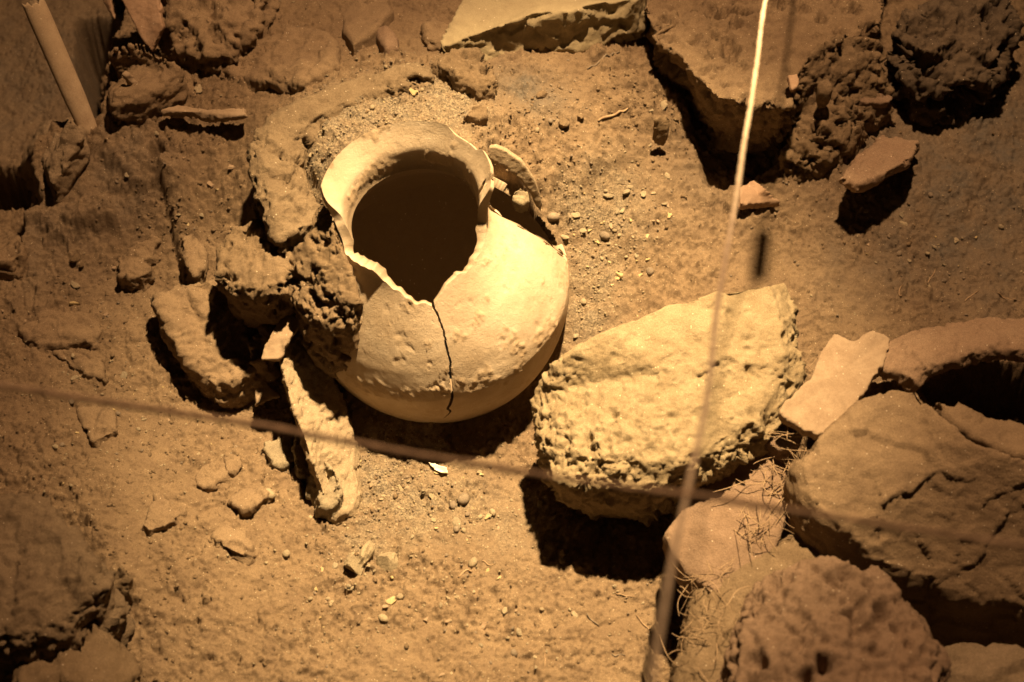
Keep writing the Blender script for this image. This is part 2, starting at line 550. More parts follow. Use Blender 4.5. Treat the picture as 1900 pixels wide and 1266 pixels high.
# relief: amplitude of crumbly soil, painted where the photo shows it (px, py, z, radius_m, amp)
ROUGH = [(860, 125, .27, .06, .5), (950, 250, .22, .06, .9), (930, 300, .2, .05, .7), (1000, 300, .18, .06, .8), (1060, 300, .16, .06, .8), (1130, 265, .16, .06, .9),
         (1200, 215, .16, .07, 1.0), (1240, 200, .16, .06, 1.1), (1220, 90, .3, .05, 1.0), (1280, 160, .28, .05, .8), (1420, 190, .28, .05, .6),
         (1560, 120, .26, .1, 1.2), (1520, 230, .12, .1, 1.2), (1600, 60, .28, .1, 1.0), (1480, 270, .1, .06, 1.0),
         (330, 390, .05, .05, 1.0), (350, 480, 0, .06, .9), (560, 140, .22, .08, .4), (160, 265, .1, .05, .9), (280, 260, .1, .06, .8),
         (150, 240, .08, .05, .9), (60, 240, -.1, .06, .8), (240, 1120, -.12, .08, 1.0), (80, 1230, -.13, .1, .6), (200, 1080, -.12, .05, .8),
         (340, 90, .18, .1, .6), (450, 130, .18, .1, .5), (590, 470, .1, .06, .8), (1100, 420, .05, .1, .25), (1290, 1110, -.17, .05, .9),
         (1230, 1180, -.17, .05, .7), (440, 430, .02, .05, .6), (560, 340, .2, .05, .6), (1720, 560, .0, .12, .2)]
amp = np.zeros(X.shape)
for px, py, z, r, a in ROUGH:
    c = P(px, py, z)
    m = (abs(X - c[0]) < 2.6 * r) & (abs(Y - c[1]) < 2.6 * r)
    amp[m] = np.maximum(amp[m], a * np.exp(-((X[m] - c[0]) ** 2 + (Y[m] - c[1]) ** 2) / r ** 2))
amp *= .6 + .8 * np.clip(fbm2(X, Y, 14, 3) + .5, 0, 1)
w1, id1 = worley2(XW * 42 + 300, YW * 42 + 300)
w2, id2 = worley2(X * 95 + 300, Y * 95 + 300)
H += amp * (.020 * np.clip(.75 - w1, -.1, 1) * (.3 + id1) + .010 * np.clip(.7 - w2, -.1, 1) * (.3 + id2) - .008)
H += amp * .010 * fbm2(X, Y, 45, 3)
H += .016 * fbm2(X, Y, 3.0, 3) + .012 * fbm2(X, Y, 13, 3)
l1 = fbm2(X + 9, Y - 4, 38, 3)
patch = .35 + .9 * np.clip(fbm2(X - 40, Y + 11, 5, 3) * 1.6 + .5, 0, 1)
H += patch * (.0050 * l1 + .0036 * fbm2(X, Y, 95, 2)) + .0014 * n2(X * 210, Y * 210 + 90)
# flakes: tiny terraces of broken crust
t_ = fbm2(X + 60, Y + 80, 22, 4)
H += patch * .006 * sstep(.06, .08, t_) + patch * .005 * sstep(-.12, -.10, fbm2(X - 60, Y + 30, 30, 3))
# small loose lumps
lump = np.clip(n2(X * 75 + 40, Y * 75 + 7) - .42, 0, 1)
H += patch * .024 * lump
lump2 = np.clip(n2(X * 130 + 70, Y * 130 + 17) - .36, 0, 1)
H += .010 * lump2 * (.4 + patch)

# cover masks
def blobmask(lst, sharp=1.0):
    a = np.zeros(X.shape)
    for px, py, z, r, v in lst:
        c = P(px, py, z)
        m_ = (abs(X - c[0]) < 3 * r) & (abs(Y - c[1]) < 3 * r)
        a[m_] = np.maximum(a[m_], v * np.exp(-((XW[m_] - c[0]) ** 2 + (YW[m_] - c[1]) ** 2) / r ** 2))
    return a
gravel = blobmask([(640, 200, .28, .10, .9), (720, 170, .3, .1, .9), (820, 160, .3, .1, .9), (590, 270, .26, .07, .9), (1080, 400, .07, .06, .8),
                   (1100, 480, .03, .07, .7), (1130, 400, .06, .09, .7), (1090, 570, -.02, .06, .8), (700, 880, -.17, .08, .8),
                   (760, 930, -.17, .1, .7), (860, 920, -.17, .09, .5), (680, 1000, -.17, .06, .6), (950, 960, -.17, .1, .35)])
gravel = np.clip(gravel * (.55 + 1.3 * np.clip(fbm2(X, Y, 30, 3) + .4, 0, 1)), 0, 1)
ash_shade = blobmask([(980, 160, .23, .06, .9), (1010, 190, .21, .06, .8), (940, 130, .25, .05, .7), (1700, 330, .04, .22, .7), (1800, 450, .0, .2, .75), (1650, 470, .0, .16, .5),
                (1850, 250, .06, .18, .9), (1780, 350, .03, .2, .85), (230, 330, .08, .12, .45), (100, 450, 0, .15, .3), (1300, 330, .08, .15, .2), (100, 120, -.1, .3, .5)])
ash_shade = np.clip(ash_shade * (.6 + np.clip(fbm2(X, Y, 12, 3) + .4, 0, 1)), 0, 1)
H += gravel * .0030 * np.clip(.6 - worley2(X * 150, Y * 150)[0], -.2, 1)

ny, nx = X.shape
idx = np.arange(nx * ny).reshape(ny, nx)
quads = np.stack([idx[:-1, :-1], idx[:-1, 1:], idx[1:, 1:], idx[1:, :-1]], -1).reshape(-1, 4)
VG = np.stack([X, Y, H], -1).reshape(-1, 3)
jt, js, jr = jar_coords(VG)
inside_jar = (js > -.01) & (js < S_END) & (jr < jar_r(np.clip(js, 0, S_END)) - .008)
quads = quads[~inside_jar[quads].all(1)]
gm = np_mesh('ground', VG, quads)
fattr(gm, 'ash_shade', ash_shade.ravel()); fattr(gm, 'gravel', gravel.ravel())
gobj = link('ground', gm, SOIL)
tag(gobj, None, None, kind='structure')

IX0, IY0 = len(ext), len(ext)
HC = H[IY0:IY0 + len(core_y), IX0:IX0 + len(core_x)]


def gz(x, y):
    return bil(HC, core_x, core_y, np.asarray(x, float), np.asarray(y, float))


_TS = np.linspace(1.4, 5.5, 1700)


def hit(px, py):
    d = ray(px, py)
    pts = CAM + _TS[:, None] * d
    below = pts[:, 2] < gz(pts[:, 0], pts[:, 1])
    i = int(np.argmax(below)) if below.any() else len(_TS) - 1
    return pts[i]


def A(px, py, h=0.0):
    """point over the ground seen at that pixel"""
    return P(px, py, hit(px, py)[2] + h)


# ------------------------------------------------------------------ stones and sherds
def relief(co, nr, style, k=1.0):
    d = 0
    if style == 'stone':
        d = .010 * fbm3(co, 11, 3) + .0055 * fbm3(co, 45, 4, .65) + .003 * (np.abs(fbm3(co + 7, 26, 3)) - .2) + .009 * facets(co + .012 * np.stack([n3(co * 16), n3(co * 16 + 9), n3(co * 16 + 21)], 1), 9) + .004 * facets(co + .01 * np.stack([n3(co * 22), n3(co * 22 + 9), n3(co * 22 + 21)], 1), 24)
    elif style == 'smooth':
        d = .005 * fbm3(co, 11, 2) + .0022 * fbm3(co, 60, 3)
    elif style == 'sherd':
        d = .0018 * fbm3(co, 20, 3) + .0007 * fbm3(co, 110, 2)
    elif style == 'slab':
        q = co + .02 * np.stack([n3(co * 14), n3(co * 14 + 9), n3(co * 14 + 21)], 1)
        side = 1 - sstep(.55, .85, np.abs(nr[:, 2]))
        d = .003 * fbm3(co, 12, 3) + .0012 * fbm3(co, 70, 3) + side * (.010 * facets(q * np.array([1, 1, 1.8]), 9) + .004 * facets(q, 26) + .004 * fbm3(co, 30, 3))
    elif style == 'broken':
        t = fbm3(co + 3, 24, 4)
        q = co + .012 * np.stack([n3(co * 22), n3(co * 22 + 9), n3(co * 22 + 21)], 1)
        d = .006 * fbm3(co, 18, 3) + .003 * sstep(.02, .07, t) + .003 * fbm3(co, 75, 3, .65) + .0055 * facets(q, 18) + .003 * facets(q, 42)
    elif style == 'layered':
        q = co * np.array([1, 1, 2.2])
        t = fbm3(q + 8, 14, 4)
        d = .010 * fbm3(q, 9, 3) + .007 * np.abs(fbm3(q, 26, 3)) + .0045 * fbm3(co, 60, 4, .65) + .004 * sstep(.03, .08, t) + .007 * facets(co + .012 * np.stack([n3(co * 22), n3(co * 22 + 9), n3(co * 22 + 21)], 1), 13) - .006 * np.exp(-(fbm3(co + 19, 7, 3) / .012) ** 2)
    elif style == 'pumice':
        q = co + .010 * np.stack([n3(co * 28), n3(co * 28 + 9), n3(co * 28 + 21)], 1) + .004 * np.stack([n3(co * 90), n3(co * 90 + 9), n3(co * 90 + 21)], 1)
        w_, i_ = worley3(q * 26 + 200)
        v_, j_ = worley3(q * 66 + 100)
        rough = (.40 + 1.0 * np.clip(fbm3(co + 2, 7, 3) * 2.2 + .45, 0, 1)) * (.22 + .78 * sstep(.15, .03, co[:, 2]))
        d = .014 * fbm3(co, 7, 3) + rough * (-.026 * np.clip(.38 - w_, 0, 1) * (i_ > .66) * 2 - .008 * np.clip(.42 - v_, 0, 1) * (j_ > .55) * 2
             + .009 * fbm3(co, 30, 5, .68) + .0075 * facets(q, 17) + .005 * facets(q, 40) + .0025 * facets(q, 90))
    elif style == 'pits':
        q = co + .006 * np.stack([n3(co * 40), n3(co * 40 + 9), n3(co * 40 + 21)], 1)
        w_, i_ = worley3(q * 21 + 200)
        v_, j_ = worley3(q * 44 + 100)
        d = .010 * fbm3(co, 7, 3) - .036 * np.clip(.46 - w_, 0, 1) * (i_ > .3) * 1.6 + .012 * np.clip(.5 - w_, 0, 1) * (i_ < .3) - .022 * np.clip(.47 - v_, 0, 1) * (j_ > .3) + .010 * fbm3(co, 34, 4, .65)
    elif style == 'crumbly':
        q = co + .010 * np.stack([n3(co * 30), n3(co * 30 + 9), n3(co * 30 + 21)], 1) + .003 * np.stack([n3(co * 110), n3(co * 110 + 9), n3(co * 110 + 21)], 1)
        msk = np.clip(fbm3(co + 31, 9, 3) * 2.2 + .6, .25, 1.15)
        d = .014 * fbm3(co, 9, 3) + .009 * fbm3(co, 32, 4, .68) + msk * (.009 * facets(q, 22) + .0075 * facets(q, 48) + .004 * facets(q, 95))
        d = d - .024 * msk * sstep(.08, .22, fbm3(co + 12, 26, 4, .6))
    elif style == 'scoria':
        w_, i_ = worley3(co * 20 + 200)
        v_, j_ = worley3(co * 48 + 100)
        q = co + .012 * np.stack([n3(co * 25), n3(co * 25 + 9), n3(co * 25 + 21)], 1)
        d = .034 * fbm3(co, 9, 3) + .010 * fbm3(co, 45, 3, .65) + .010 * facets(q, 20) + .007 * facets(q, 46) + .030 * (np.clip(.75 - w_, 0, 1) - .3) * (.2 + i_) + .016 * (np.clip(.7 - v_, 0, 1) - .3) * (.3 + j_) + .006 * fbm3(co, 70, 3) \
            - .06 * sstep(.08, .28, fbm3(co + 12, 15, 4))
    return (1.0 if style in ('crumbly', 'scoria') else 1.5) * k * d


def block(top, depth, shrink=.85, shift=(0, 0), dome=0., voxel=.005, style='stone', k=1.0, flat=False, bevel=.12, zbot=None, smooth_it=1, tilt_thick=None):
    """closed block: outline `top` (world points), walls going down to `depth`"""
    top = np.asarray(top, float)
    c = top.mean(0)
    n = len(top)
    rings = []
    if bevel > 0:
        r0 = c + (top - c) * (1 - bevel); r0[:, 2] = top[:, 2] + dome * .3
        rings.append(r0)
        r1 = top.copy(); r1[:, 2] -= bevel * depth * .7
        rings.append(r1)
    else:
        rings.append(top.copy())
    rb = c + (top - c) * shrink
    rb[:, 0] += shift[0]; rb[:, 1] += shift[1]
    rb[:, 2] = (top[:, 2] - depth) if zbot is None else zbot
    mid = rings[-1] * .5 + rb * .5
    mid[:, :2] += (mid[:, :2] - mid[:, :2].mean(0)) * .06
    if bevel > 0: rings.append(mid)
    rings.append(rb)
    co = np.concatenate(rings + [[c + np.array([0, 0, dome])], [rb.mean(0)]])
    tris, qs = [], []
    ct, cb = len(co) - 2, len(co) - 1
    R = len(rings)
    for i in range(n):
        j = (i + 1) % n
        tris.append((ct, i, j)); tris.append((cb, (R - 1) * n + j, (R - 1) * n + i))
        for r in range(R - 1):
            qs.append((r * n + j, r * n + i, (r + 1) * n + i, (r + 1) * n + j))
    me = np_mesh('block', co, qs, tris)
    bm = bmesh.new(); bm.from_mesh(me); bmesh.ops.recalc_face_normals(bm, faces=bm.faces); bm.to_mesh(me); bm.free()
    mods = [('REMESH', dict(mode='VOXEL', voxel_size=voxel, adaptivity=0.0))]
    if smooth_it: mods.append(('SMOOTH', dict(factor=.5, iterations=smooth_it)))
    me = evaluated(me, *mods)
    co = co_of(me); nr = nrm_of(me)
    set_co(me, co + nr * relief(co, nr, style, k)[:, None])
    return me


def plate(top, thick, curve=0., voxel=.003, style='sherd', k=1.0, rough_edge=True):
    """a sherd of even thickness following the plane of its outline; its outline is ragged and it can be dished"""
    top = np.asarray(top, float)
    c = top.mean(0)
    # outline subdivided and jagged
    pts = []
    n = len(top)
    for i in range(n):
        a, b_ = top[i], top[(i + 1) % n]
        L_ = np.linalg.norm(b_ - a); m_ = max(1, int(L_ / .012))
        for t in range(m_):
            pts.append(a + (b_ - a) * t / m_ + (rng.normal(size=3) * .0016 if (t and rough_edge) else 0))
    pts = np.array(pts)
    u_, s_, vt = np.linalg.svd(top - c)
    nn = vt[2] * (1 if vt[2][2] > 0 else -1)
    ax = vt[0]
    if curve:
        e = (pts - c) @ ax
        rr = np.abs(e).max()
        pts = pts + nn * (curve * (1 - (e / rr) ** 2))[:, None]
    # grid of inner rings
    rings = [c + nn * curve + (pts - c - nn * curve) * f for f in (1.0, .66, .33)]
    for r_ in rings[1:]:
        if curve:
            e = (r_ - c) @ ax
            h_ = (r_ - c) @ nn
            r_ += nn[None] * (curve * (1 - (e / rr) ** 2) - h_ * 1.0 + ((r_ - c) @ nn) * 0)[:, None] * .0
    m_ = len(pts)
    up = np.concatenate(rings + [[c + nn * curve]])
    dn = up - nn * thick
    co = np.concatenate([up, dn])
    off = len(up)
    qs, ts = [], []
    for i in range(m_):
        j = (i + 1) % m_
        for r_ in range(2):
            qs.append((r_ * m_ + i, r_ * m_ + j, (r_ + 1) * m_ + j, (r_ + 1) * m_ + i))
            qs.append((off + r_ * m_ + j, off + r_ * m_ + i, off + (r_ + 1) * m_ + i, off + (r_ + 1) * m_ + j))
        ts.append((2 * m_ + i, 2 * m_ + j, 3 * m_)); ts.append((off + 2 * m_ + j, off + 2 * m_ + i, off + 3 * m_))
        qs.append((j, i, off + i, off + j))
    me = np_mesh('plate', co, qs, ts)
    bm = bmesh.new(); bm.from_mesh(me); bmesh.ops.recalc_face_normals(bm, faces=bm.faces); bm.to_mesh(me); bm.free()
    me = evaluated(me, ('REMESH', dict(mode='VOXEL', voxel_size=voxel, adaptivity=0.0)), ('SMOOTH', dict(factor=.5, iterations=1)))
    co = co_of(me); nr = nrm_of(me)
    flatf = np.abs(nr @ nn)
    d = relief(co, nr, style, k) + (1 - sstep(.4, .8, flatf)) * (.003 * fbm3(co, 70, 3) + .002 * fbm3(co + 5, 160, 2))
    set_co(me, co + nr * d[:, None])
    return me


def stone(name, label, cat, mat, pts, depth, group=None, **kw):
    top = [A(*p) for p in pts]
    if 'z' in kw:
        z = kw.pop('z'); top = [P(p[0], p[1], p[2]) for p in pts]
    me = block(top, depth, **kw)
    o = link(name, me, mat, origin=base_of(me))
    return tag(o, label, cat, group)


def sherd(name, label, cat, mat, pts, thick, group=None, **kw):
    if 'z' in kw:
        kw.pop('z'); top = [P(*p) for p in pts]
    else:
        top = [A(*p) for p in pts]
    me = plate(top, thick, **kw)
    o = link(name, me, mat, origin=base_of(me))
    return tag(o, label, cat, group)


# ------------------------------------------------------------------ the jar
def find_ts(px, py):
    """angle and depth below the rim of the outer jar surface seen nearest to a pixel"""
    th = np.linspace(0, 2 * np.pi, 721); s = np.linspace(0, .5, 251)
    T, S = np.meshgrid(th, s)
    q = proj(jar_pt(T.ravel(), S.ravel()))
    front = np.sin(T.ravel()) < .25
    d = np.hypot(q[:, 0] - px, q[:, 1] - py) + np.where(front, 0, 1e4)
    i = d.argmin()
    return T.ravel()[i], S.ravel()[i]


def build_jar():
    edge_px = [(642, 474), (668, 492), (692, 503), (712, 524), (728, 537), (748, 548), (765, 560), (790, 563), (803, 571),
               (812, 556), (830, 530), (850, 512), (868, 505), (884, 480)]
    ts = np.array([find_ts(*p) for p in edge_px])
    tdeg = np.maximum.accumulate(np.degrees(ts[:, 0])) + np.arange(len(ts)) * 1e-3
    T = np.concatenate([[0, 3, 5.2, 5.9, 7.4, 8.4, 12, 172, 178, 183, 190, 198], tdeg, [335, 347.5, 351, 354.5, 357.5, 360]])
    S = np.concatenate([[.008, .006, .02, .10, .10, .006, .001, .001, .010, .030, .060, .088], ts[:, 1], [.096, .084, .060, .032, .012, .008]])
    # cyclic sampling, dense around the crack
    crack_px = [(805, 572), (814, 590), (824, 618), (828, 640), (835, 668), (834, 690), (838, 712), (838, 738), (830, 757), (836, 764), (824, 776)]
    ck = np.array([find_ts(*p) for p in crack_px])
    ckt = np.degrees(ck[:, 0]); ckt = np.where(ckt < 90, ckt + 360, ckt); cks = ck[:, 1]
    tc = ckt.mean()
    base = np.arange(0, 360, .7)
    dense = np.arange(ckt.min() - 2.2, ckt.max() + 2.2, .2)
    th = np.unique(np.concatenate([base[(base < dense[0]) | (base > dense[-1])], dense]))
    order = np.argsort(T)
    cut = np.interp(th, T[order], S[order])
    # ragged break, chipped rim
    rag = .0 + .0050 * n2(th * .14 + 50, th * 0 + 3.3) + .0006 * n2(th * .23 + 80, th * 0 + 7.7)
    broken = sstep(.004, .02, cut)
    chip = .003 * np.clip(n2(th * .09 + 20, th * 0 + 1.3) - .1, 0, 1)
    chip += .011 * sstep(28, 34, th) * sstep(64, 52, th)
    cut = np.maximum(cut + rag * broken * 1.3 + chip * (1 - broken), 0)
    M = 150
    v = np.linspace(0, 1, M) ** 1.08
    SS = cut[None] + (S_END - cut[None]) * v[:, None]
    TT = np.radians(np.broadcast_to(th, SS.shape))
    co = jar_pt(TT, SS)
    n = len(th)
    ii = np.arange(M * n).reshape(M, n)
    a = ii[:-1]; b_ = ii[1:]
    q = np.stack([a, b_, np.roll(b_, -1, 1), np.roll(a, -1, 1)], -1).reshape(-1, 4)
    tq = np.broadcast_to(th, (M - 1, n)).ravel()
    sq = ((SS[:-1] + SS[1:]) / 2).ravel()
    # crack: gap following the zigzag
    ctr = np.interp(sq, cks, ckt) + .25 * n2(sq * 160 + 9, sq * 0 + 2.2) + .35 * n2(sq * 60 + 30, sq * 0 + 4.2)
    wd = np.interp(sq, [cks[0], cks[0] + .02, cks[-3], cks[-1]], [.95, .55, .62, .12])
    crack = (np.abs(tq - ctr) < wd) & (sq > cks[0] - .01) & (sq < cks[-1])
    # missing piece of the shoulder at the back right
    jag = 2.0 * n2(sq * 45, sq * 0 + 8.8)
    hole = (tq > 5 + jag) & (tq < 50 + jag * 2) & (sq > .088 + .006 * n2(tq * .2, tq * 0 + 1)) & (sq < .34 + .008 * n2(tq * .25 + 40, tq * 0 + 3) - .0012 * np.abs(tq - 26))
    q = q[~(crack | hole)]
    me = np_mesh('jar', co.reshape(-1, 3), q)
    me = evaluated(me, ('SOLIDIFY', dict(thickness=.018, offset=-1.0, use_even_offset=False, use_rim=True)))
    bm = bmesh.new(); bm.from_mesh(me); bmesh.ops.recalc_face_normals(bm, faces=bm.faces)
    bmesh.ops.delete(bm, geom=[v_ for v_ in bm.verts if not v_.link_faces], context='VERTS'); bm.to_mesh(me); bm.free()
    co = co_of(me); nr = nrm_of(me)
    t, s, r = jar_coords(co)
    outer = r > jar_r(np.clip(s, 0, S_END)) - .004
    edge = ~outer & (r > jar_r(np.clip(s, 0, S_END)) - .013)
    td = np.degrees(t) % 360
    # dirt crust in patches: around the belly line and inside the neck
    pat = fbm3(co, 17, 5, .65)
    belly = np.exp(-((s - .30 - .012 * np.sin(t * 5)) / .030) ** 2) * (s > .16)
    flake = sstep(.0, .13, pat - .21 + .30 * belly + .17 * np.exp(-((td - 318) / 24) ** 2) * np.exp(-((s - .17) / .06) ** 2)) * outer
    inneck = sstep(.0, .06, fbm3(co + 4, 16, 4) + .30 * np.exp(-((s - .062) / .016) ** 2) * sstep(200, 150, td) - .24) * (~outer) * (s < .11)
    crust = np.clip(flake + inneck + outer * (.75 * sstep(-.05, .35, fbm3(co + 70, 6, 5, .6)) + .35 * sstep(.28, .40, s)), 0, 1)
    fine_ = fbm3(co, 60, 4, .65)
    d = .0016 * fbm3(co, 10, 3) + .00040 * fine_ - .0012 * sstep(.30, .42, fbm3(co + 50, 34, 3))
    d = d + flake * (.0004 + .0032 * np.clip(fine_ + .1, -.25, 1) + .0020 * fbm3(co, 130, 3)) + inneck * (.002 + .006 * np.clip(fine_, -.2, 1))
    d = d + .0004 * np.sin(s * 200 + 2 * fbm3(co, 5, 2)) * (~outer) * (s < .1)          # wheel marks inside the neck
    d = d + np.where(edge, .0012 * fbm3(co, 120, 3), 0)
    d = np.where(outer, d, np.where(edge, d, d * .6))
    co = co + nr * d[:, None]
    # the wall thins towards the lip
    rad = (co - JC) - ((co - JC) @ JW)[:, None] * JW
    rad /= np.linalg.norm(rad, axis=1)[:, None]
    co = co + rad * (np.where(outer, 0, .0115 * sstep(.05, .0, s)))[:, None]
    # a ridge where neck and shoulder join, inside
    co = co + nr * (np.where(outer, 0, .004 * np.exp(-((s - .092) / .006) ** 2)))[:, None]
    set_co(me, co)
    inner_shade = np.where(outer | edge, 0, .85 * sstep(.035, .082, s) + .15 * sstep(.09, .2, s))  # shade painted into the inner wall colour, from the lower neck down
    fattr(me, 'crust', crust * .95)
    # split at the throat into neck and body
    lt = np.empty(len(me.polygons), np.int32); me.polygons.foreach_get('loop_total', lt)
    lsx = np.empty(len(me.polygons), np.int32); me.polygons.foreach_get('loop_start', lsx)
    li = np.empty(len(me.loops), np.int32); me.loops.foreach_get('vertex_index', li)
    ps = np.array([s[li[a_:a_ + b2]].mean() for a_, b2 in zip(lsx, lt)])
    root_loc = (JC - .5 * JW)
    root = empty('broken_jar', root_loc)
    tag(root, 'large pale clay jar with broken mouth and a crack running down its belly', 'jar')
    allq = [li[a_:a_ + b2] for a_, b2 in zip(lsx, lt)]
    vn = nrm_of(me)
    o_ = outer
    for nm, sel in (('neck', ps < .09), ('body', ps >= .09)):
        fs = [f for f, k_ in zip(allq, sel) if k_]
        used = np.unique(np.concatenate(fs))
        mp = np.full(len(co), -1); mp[used] = np.arange(len(used))
        q4 = [mp[f] for f in fs if len(f) == 4]; q3 = [mp[f] for f in fs if len(f) == 3]
        m2 = np_mesh(nm, co[used], np.array(q4) if q4 else None, np.array(q3) if q3 else None)
        cap = np.array([o_[f].any() and not o_[f].all() for f in fs if len(f) == 4] + [o_[f].any() and not o_[f].all() for f in fs if len(f) == 3])
        lt2 = np.empty(len(m2.polygons), np.int32); m2.polygons.foreach_get('loop_total', lt2)
        le = np.empty(len(m2.loops), np.int32); m2.loops.foreach_get('edge_index', le)
        lc = np.repeat(cap, lt2)
        nc = np.bincount(le[lc], minlength=len(m2.edges)); nn_ = np.bincount(le[~lc], minlength=len(m2.edges))
        sh = m2.attributes.new('sharp_edge', 'BOOLEAN', 'EDGE'); sh.data.foreach_set('value', (nc > 0) & (nn_ > 0))
        fattr(m2, 'crust', crust[used] * .8); fattr(m2, 'ash_shade', inner_shade[used])  # the ash attribute carries the jar's painted inner shade
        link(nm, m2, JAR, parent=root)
    return root


build_jar()

# loose curved piece of the jar shoulder beside the mouth
def arc_strip(name, label, cat, mat, pts, width_vec, thick, voxel=.0028):
    pts = np.array([P(*p) for p in pts])
    k = len(pts)
    tt = np.linspace(0, k - 1, 40)
    c = np.stack([np.interp(tt, np.arange(k), pts[:, i]) for i in range(3)], 1)
    for _ in range(6):
        c[1:-1] = (c[:-2] + 2 * c[1:-1] + c[2:]) / 4
    tan = np.gradient(c, axis=0); tan /= np.linalg.norm(tan, axis=1)[:, None]
    wv = np.asarray(width_vec, float)
    nn = np.cross(tan, wv); nn /= np.linalg.norm(nn, axis=1)[:, None]
    taper = np.interp(np.linspace(0, 1, len(c)), [0, .1, .5, .9, 1], [.55, .9, 1, .85, .35])[:, None]
    rows = [c + wv * taper * .5 + nn * thick / 2, c - wv * taper * .5 + nn * thick / 2, c - wv * taper * .5 - nn * thick / 2, c + wv * taper * .5 - nn * thick / 2]
    co = np.stack(rows, 1).reshape(-1, 3)
    qs = []
    for i in range(len(c) - 1):
        for j in range(4):
            qs.append((i * 4 + j, i * 4 + (j + 1) % 4, (i + 1) * 4 + (j + 1) % 4, (i + 1) * 4 + j))
    e = (len(c) - 1) * 4
    qs += [(3, 2, 1, 0), (e, e + 1, e + 2, e + 3)]
    me = np_mesh(name, co, qs)
    bm = bmesh.new(); bm.from_mesh(me); bmesh.ops.recalc_face_normals(bm, faces=bm.faces); bm.to_mesh(me); bm.free()
    me = evaluated(me, ('REMESH', dict(mode='VOXEL', voxel_size=voxel)), ('SMOOTH', dict(factor=.5, iterations=1)))
    co = co_of(me); nr = nrm_of(me)
    set_co(me, co + nr * (.002 * fbm3(co, 30, 3) + .0012 * fbm3(co, 110, 3))[:, None])
    o = link(name, me, mat, origin=base_of(me))
    return tag(o, label, cat)


arc_strip('curved_sherd', 'narrow curved jar sherd leaning against the right of the jar mouth', 'sherd', THICK,
          [(906, 278, .285), (935, 290, .275), (965, 312, .25), (988, 345, .205), (1003, 383, .15)], (.010, .008, .034), .016)
stone('shell_lump', 'small ochre lump wedged in the gap beside the jar mouth', 'stone', PEB1,
      [(950, 356, .165), (966, 346, .17), (982, 356, .16), (984, 372, .145), (968, 378, .145), (952, 370, .15)], .035, z=1, voxel=.003, style='crumbly', k=.35)

# ------------------------------------------------------------------ hard clay ring behind the jar
def clay_ring():
    DZ = -.034
    cl = [(560, 425, .235, 62), (535, 385, .255, 62), (515, 340, .275, 56), (505, 295, .285, 56), (512, 252, .29, 56), (540, 220, .30, 54), (590, 190, .305, 46), (650, 165, .31, 40),
          (720, 140, .315, 36), (790, 120, .315, 34)]
    c = np.array([P(a, b_, z + DZ) for a, b_, z, w_ in cl]); wd = np.array([w_ for *_, w_ in cl]) * 1.5e-3
    k = len(c); tt = np.linspace(0, k - 1, 70)
    cc = np.stack([np.interp(tt, np.arange(k), c[:, i]) for i in range(3)], 1); ww = np.interp(tt, np.arange(k), wd)
    for _ in range(4): cc[1:-1] = (cc[:-2] + 2 * cc[1:-1] + cc[2:]) / 4
    tan = np.gradient(cc, axis=0); tan[:, 2] = 0; tan /= np.linalg.norm(tan, axis=1)[:, None]
    sd = np.stack([tan[:, 1], -tan[:, 0], np.zeros(len(tan))], 1)          # inward side (right of travel)
    dep = np.interp(tt, [0, 3, 6, 9], [.15, .15, .13, .10])
    prof = [(-.5, -.012), (-.30, .004), (0, .004), (.35, -.004), (.62, -.03), (.7, -1), (-.35, -1)]
    rows = []
    for a, b_ in prof:
        z = np.where(b_ == -1, -dep, b_)
        rows.append(cc + sd * (a * ww)[:, None] * 1.15 + np.stack([0 * ww, 0 * ww, z * np.ones_like(ww)], 1))
    m_ = len(prof)
    co = np.stack(rows, 1).reshape(-1, 3)
    qs = [(i * m_ + j, i * m_ + (j + 1) % m_, (i + 1) * m_ + (j + 1) % m_, (i + 1) * m_ + j) for i in range(len(cc) - 1) for j in range(m_)]
    bm = bmesh.new()
    vs = [bm.verts.new(v_) for v_ in co.tolist()]
    for f in qs: bm.faces.new([vs[i] for i in f])
    bm.faces.new([vs[j] for j in range(m_)]); bm.faces.new([vs[(len(cc) - 1) * m_ + j] for j in range(m_)])
    bmesh.ops.recalc_face_normals(bm, faces=bm.faces)
    me = bpy.data.meshes.new('ring'); bm.to_mesh(me); bm.free()
    me = evaluated(me, ('REMESH', dict(mode='VOXEL', voxel_size=.0042)), ('SMOOTH', dict(factor=.5, iterations=3)))
    co = co_of(me); nr = nrm_of(me)
    side = 1 - sstep(.45, .85, nr[:, 2])
    endm = np.exp(-((co - cc[0]) ** 2).sum(1) / .06 ** 2)
    rr = np.clip(.3 + side * .7 + endm + .75 * np.clip(fbm3(co + 3, 12, 3) * 2 + .4, 0, 1), 0, 1)
    d = rr * relief(co, nr, 'crumbly', 1.0) + (1 - rr) * (.006 * fbm3(co, 14, 3) + .003 * fbm3(co, 60, 3) + .0015 * fbm3(co, 140, 2))
    set_co(me, co + nr * d[:, None])
    o = link('clay_ring', me, RING, origin=base_of(me))
    tag(o, 'curved rim of hard grey-brown clay curling round the back left of the jar', 'clay rim')


clay_ring()

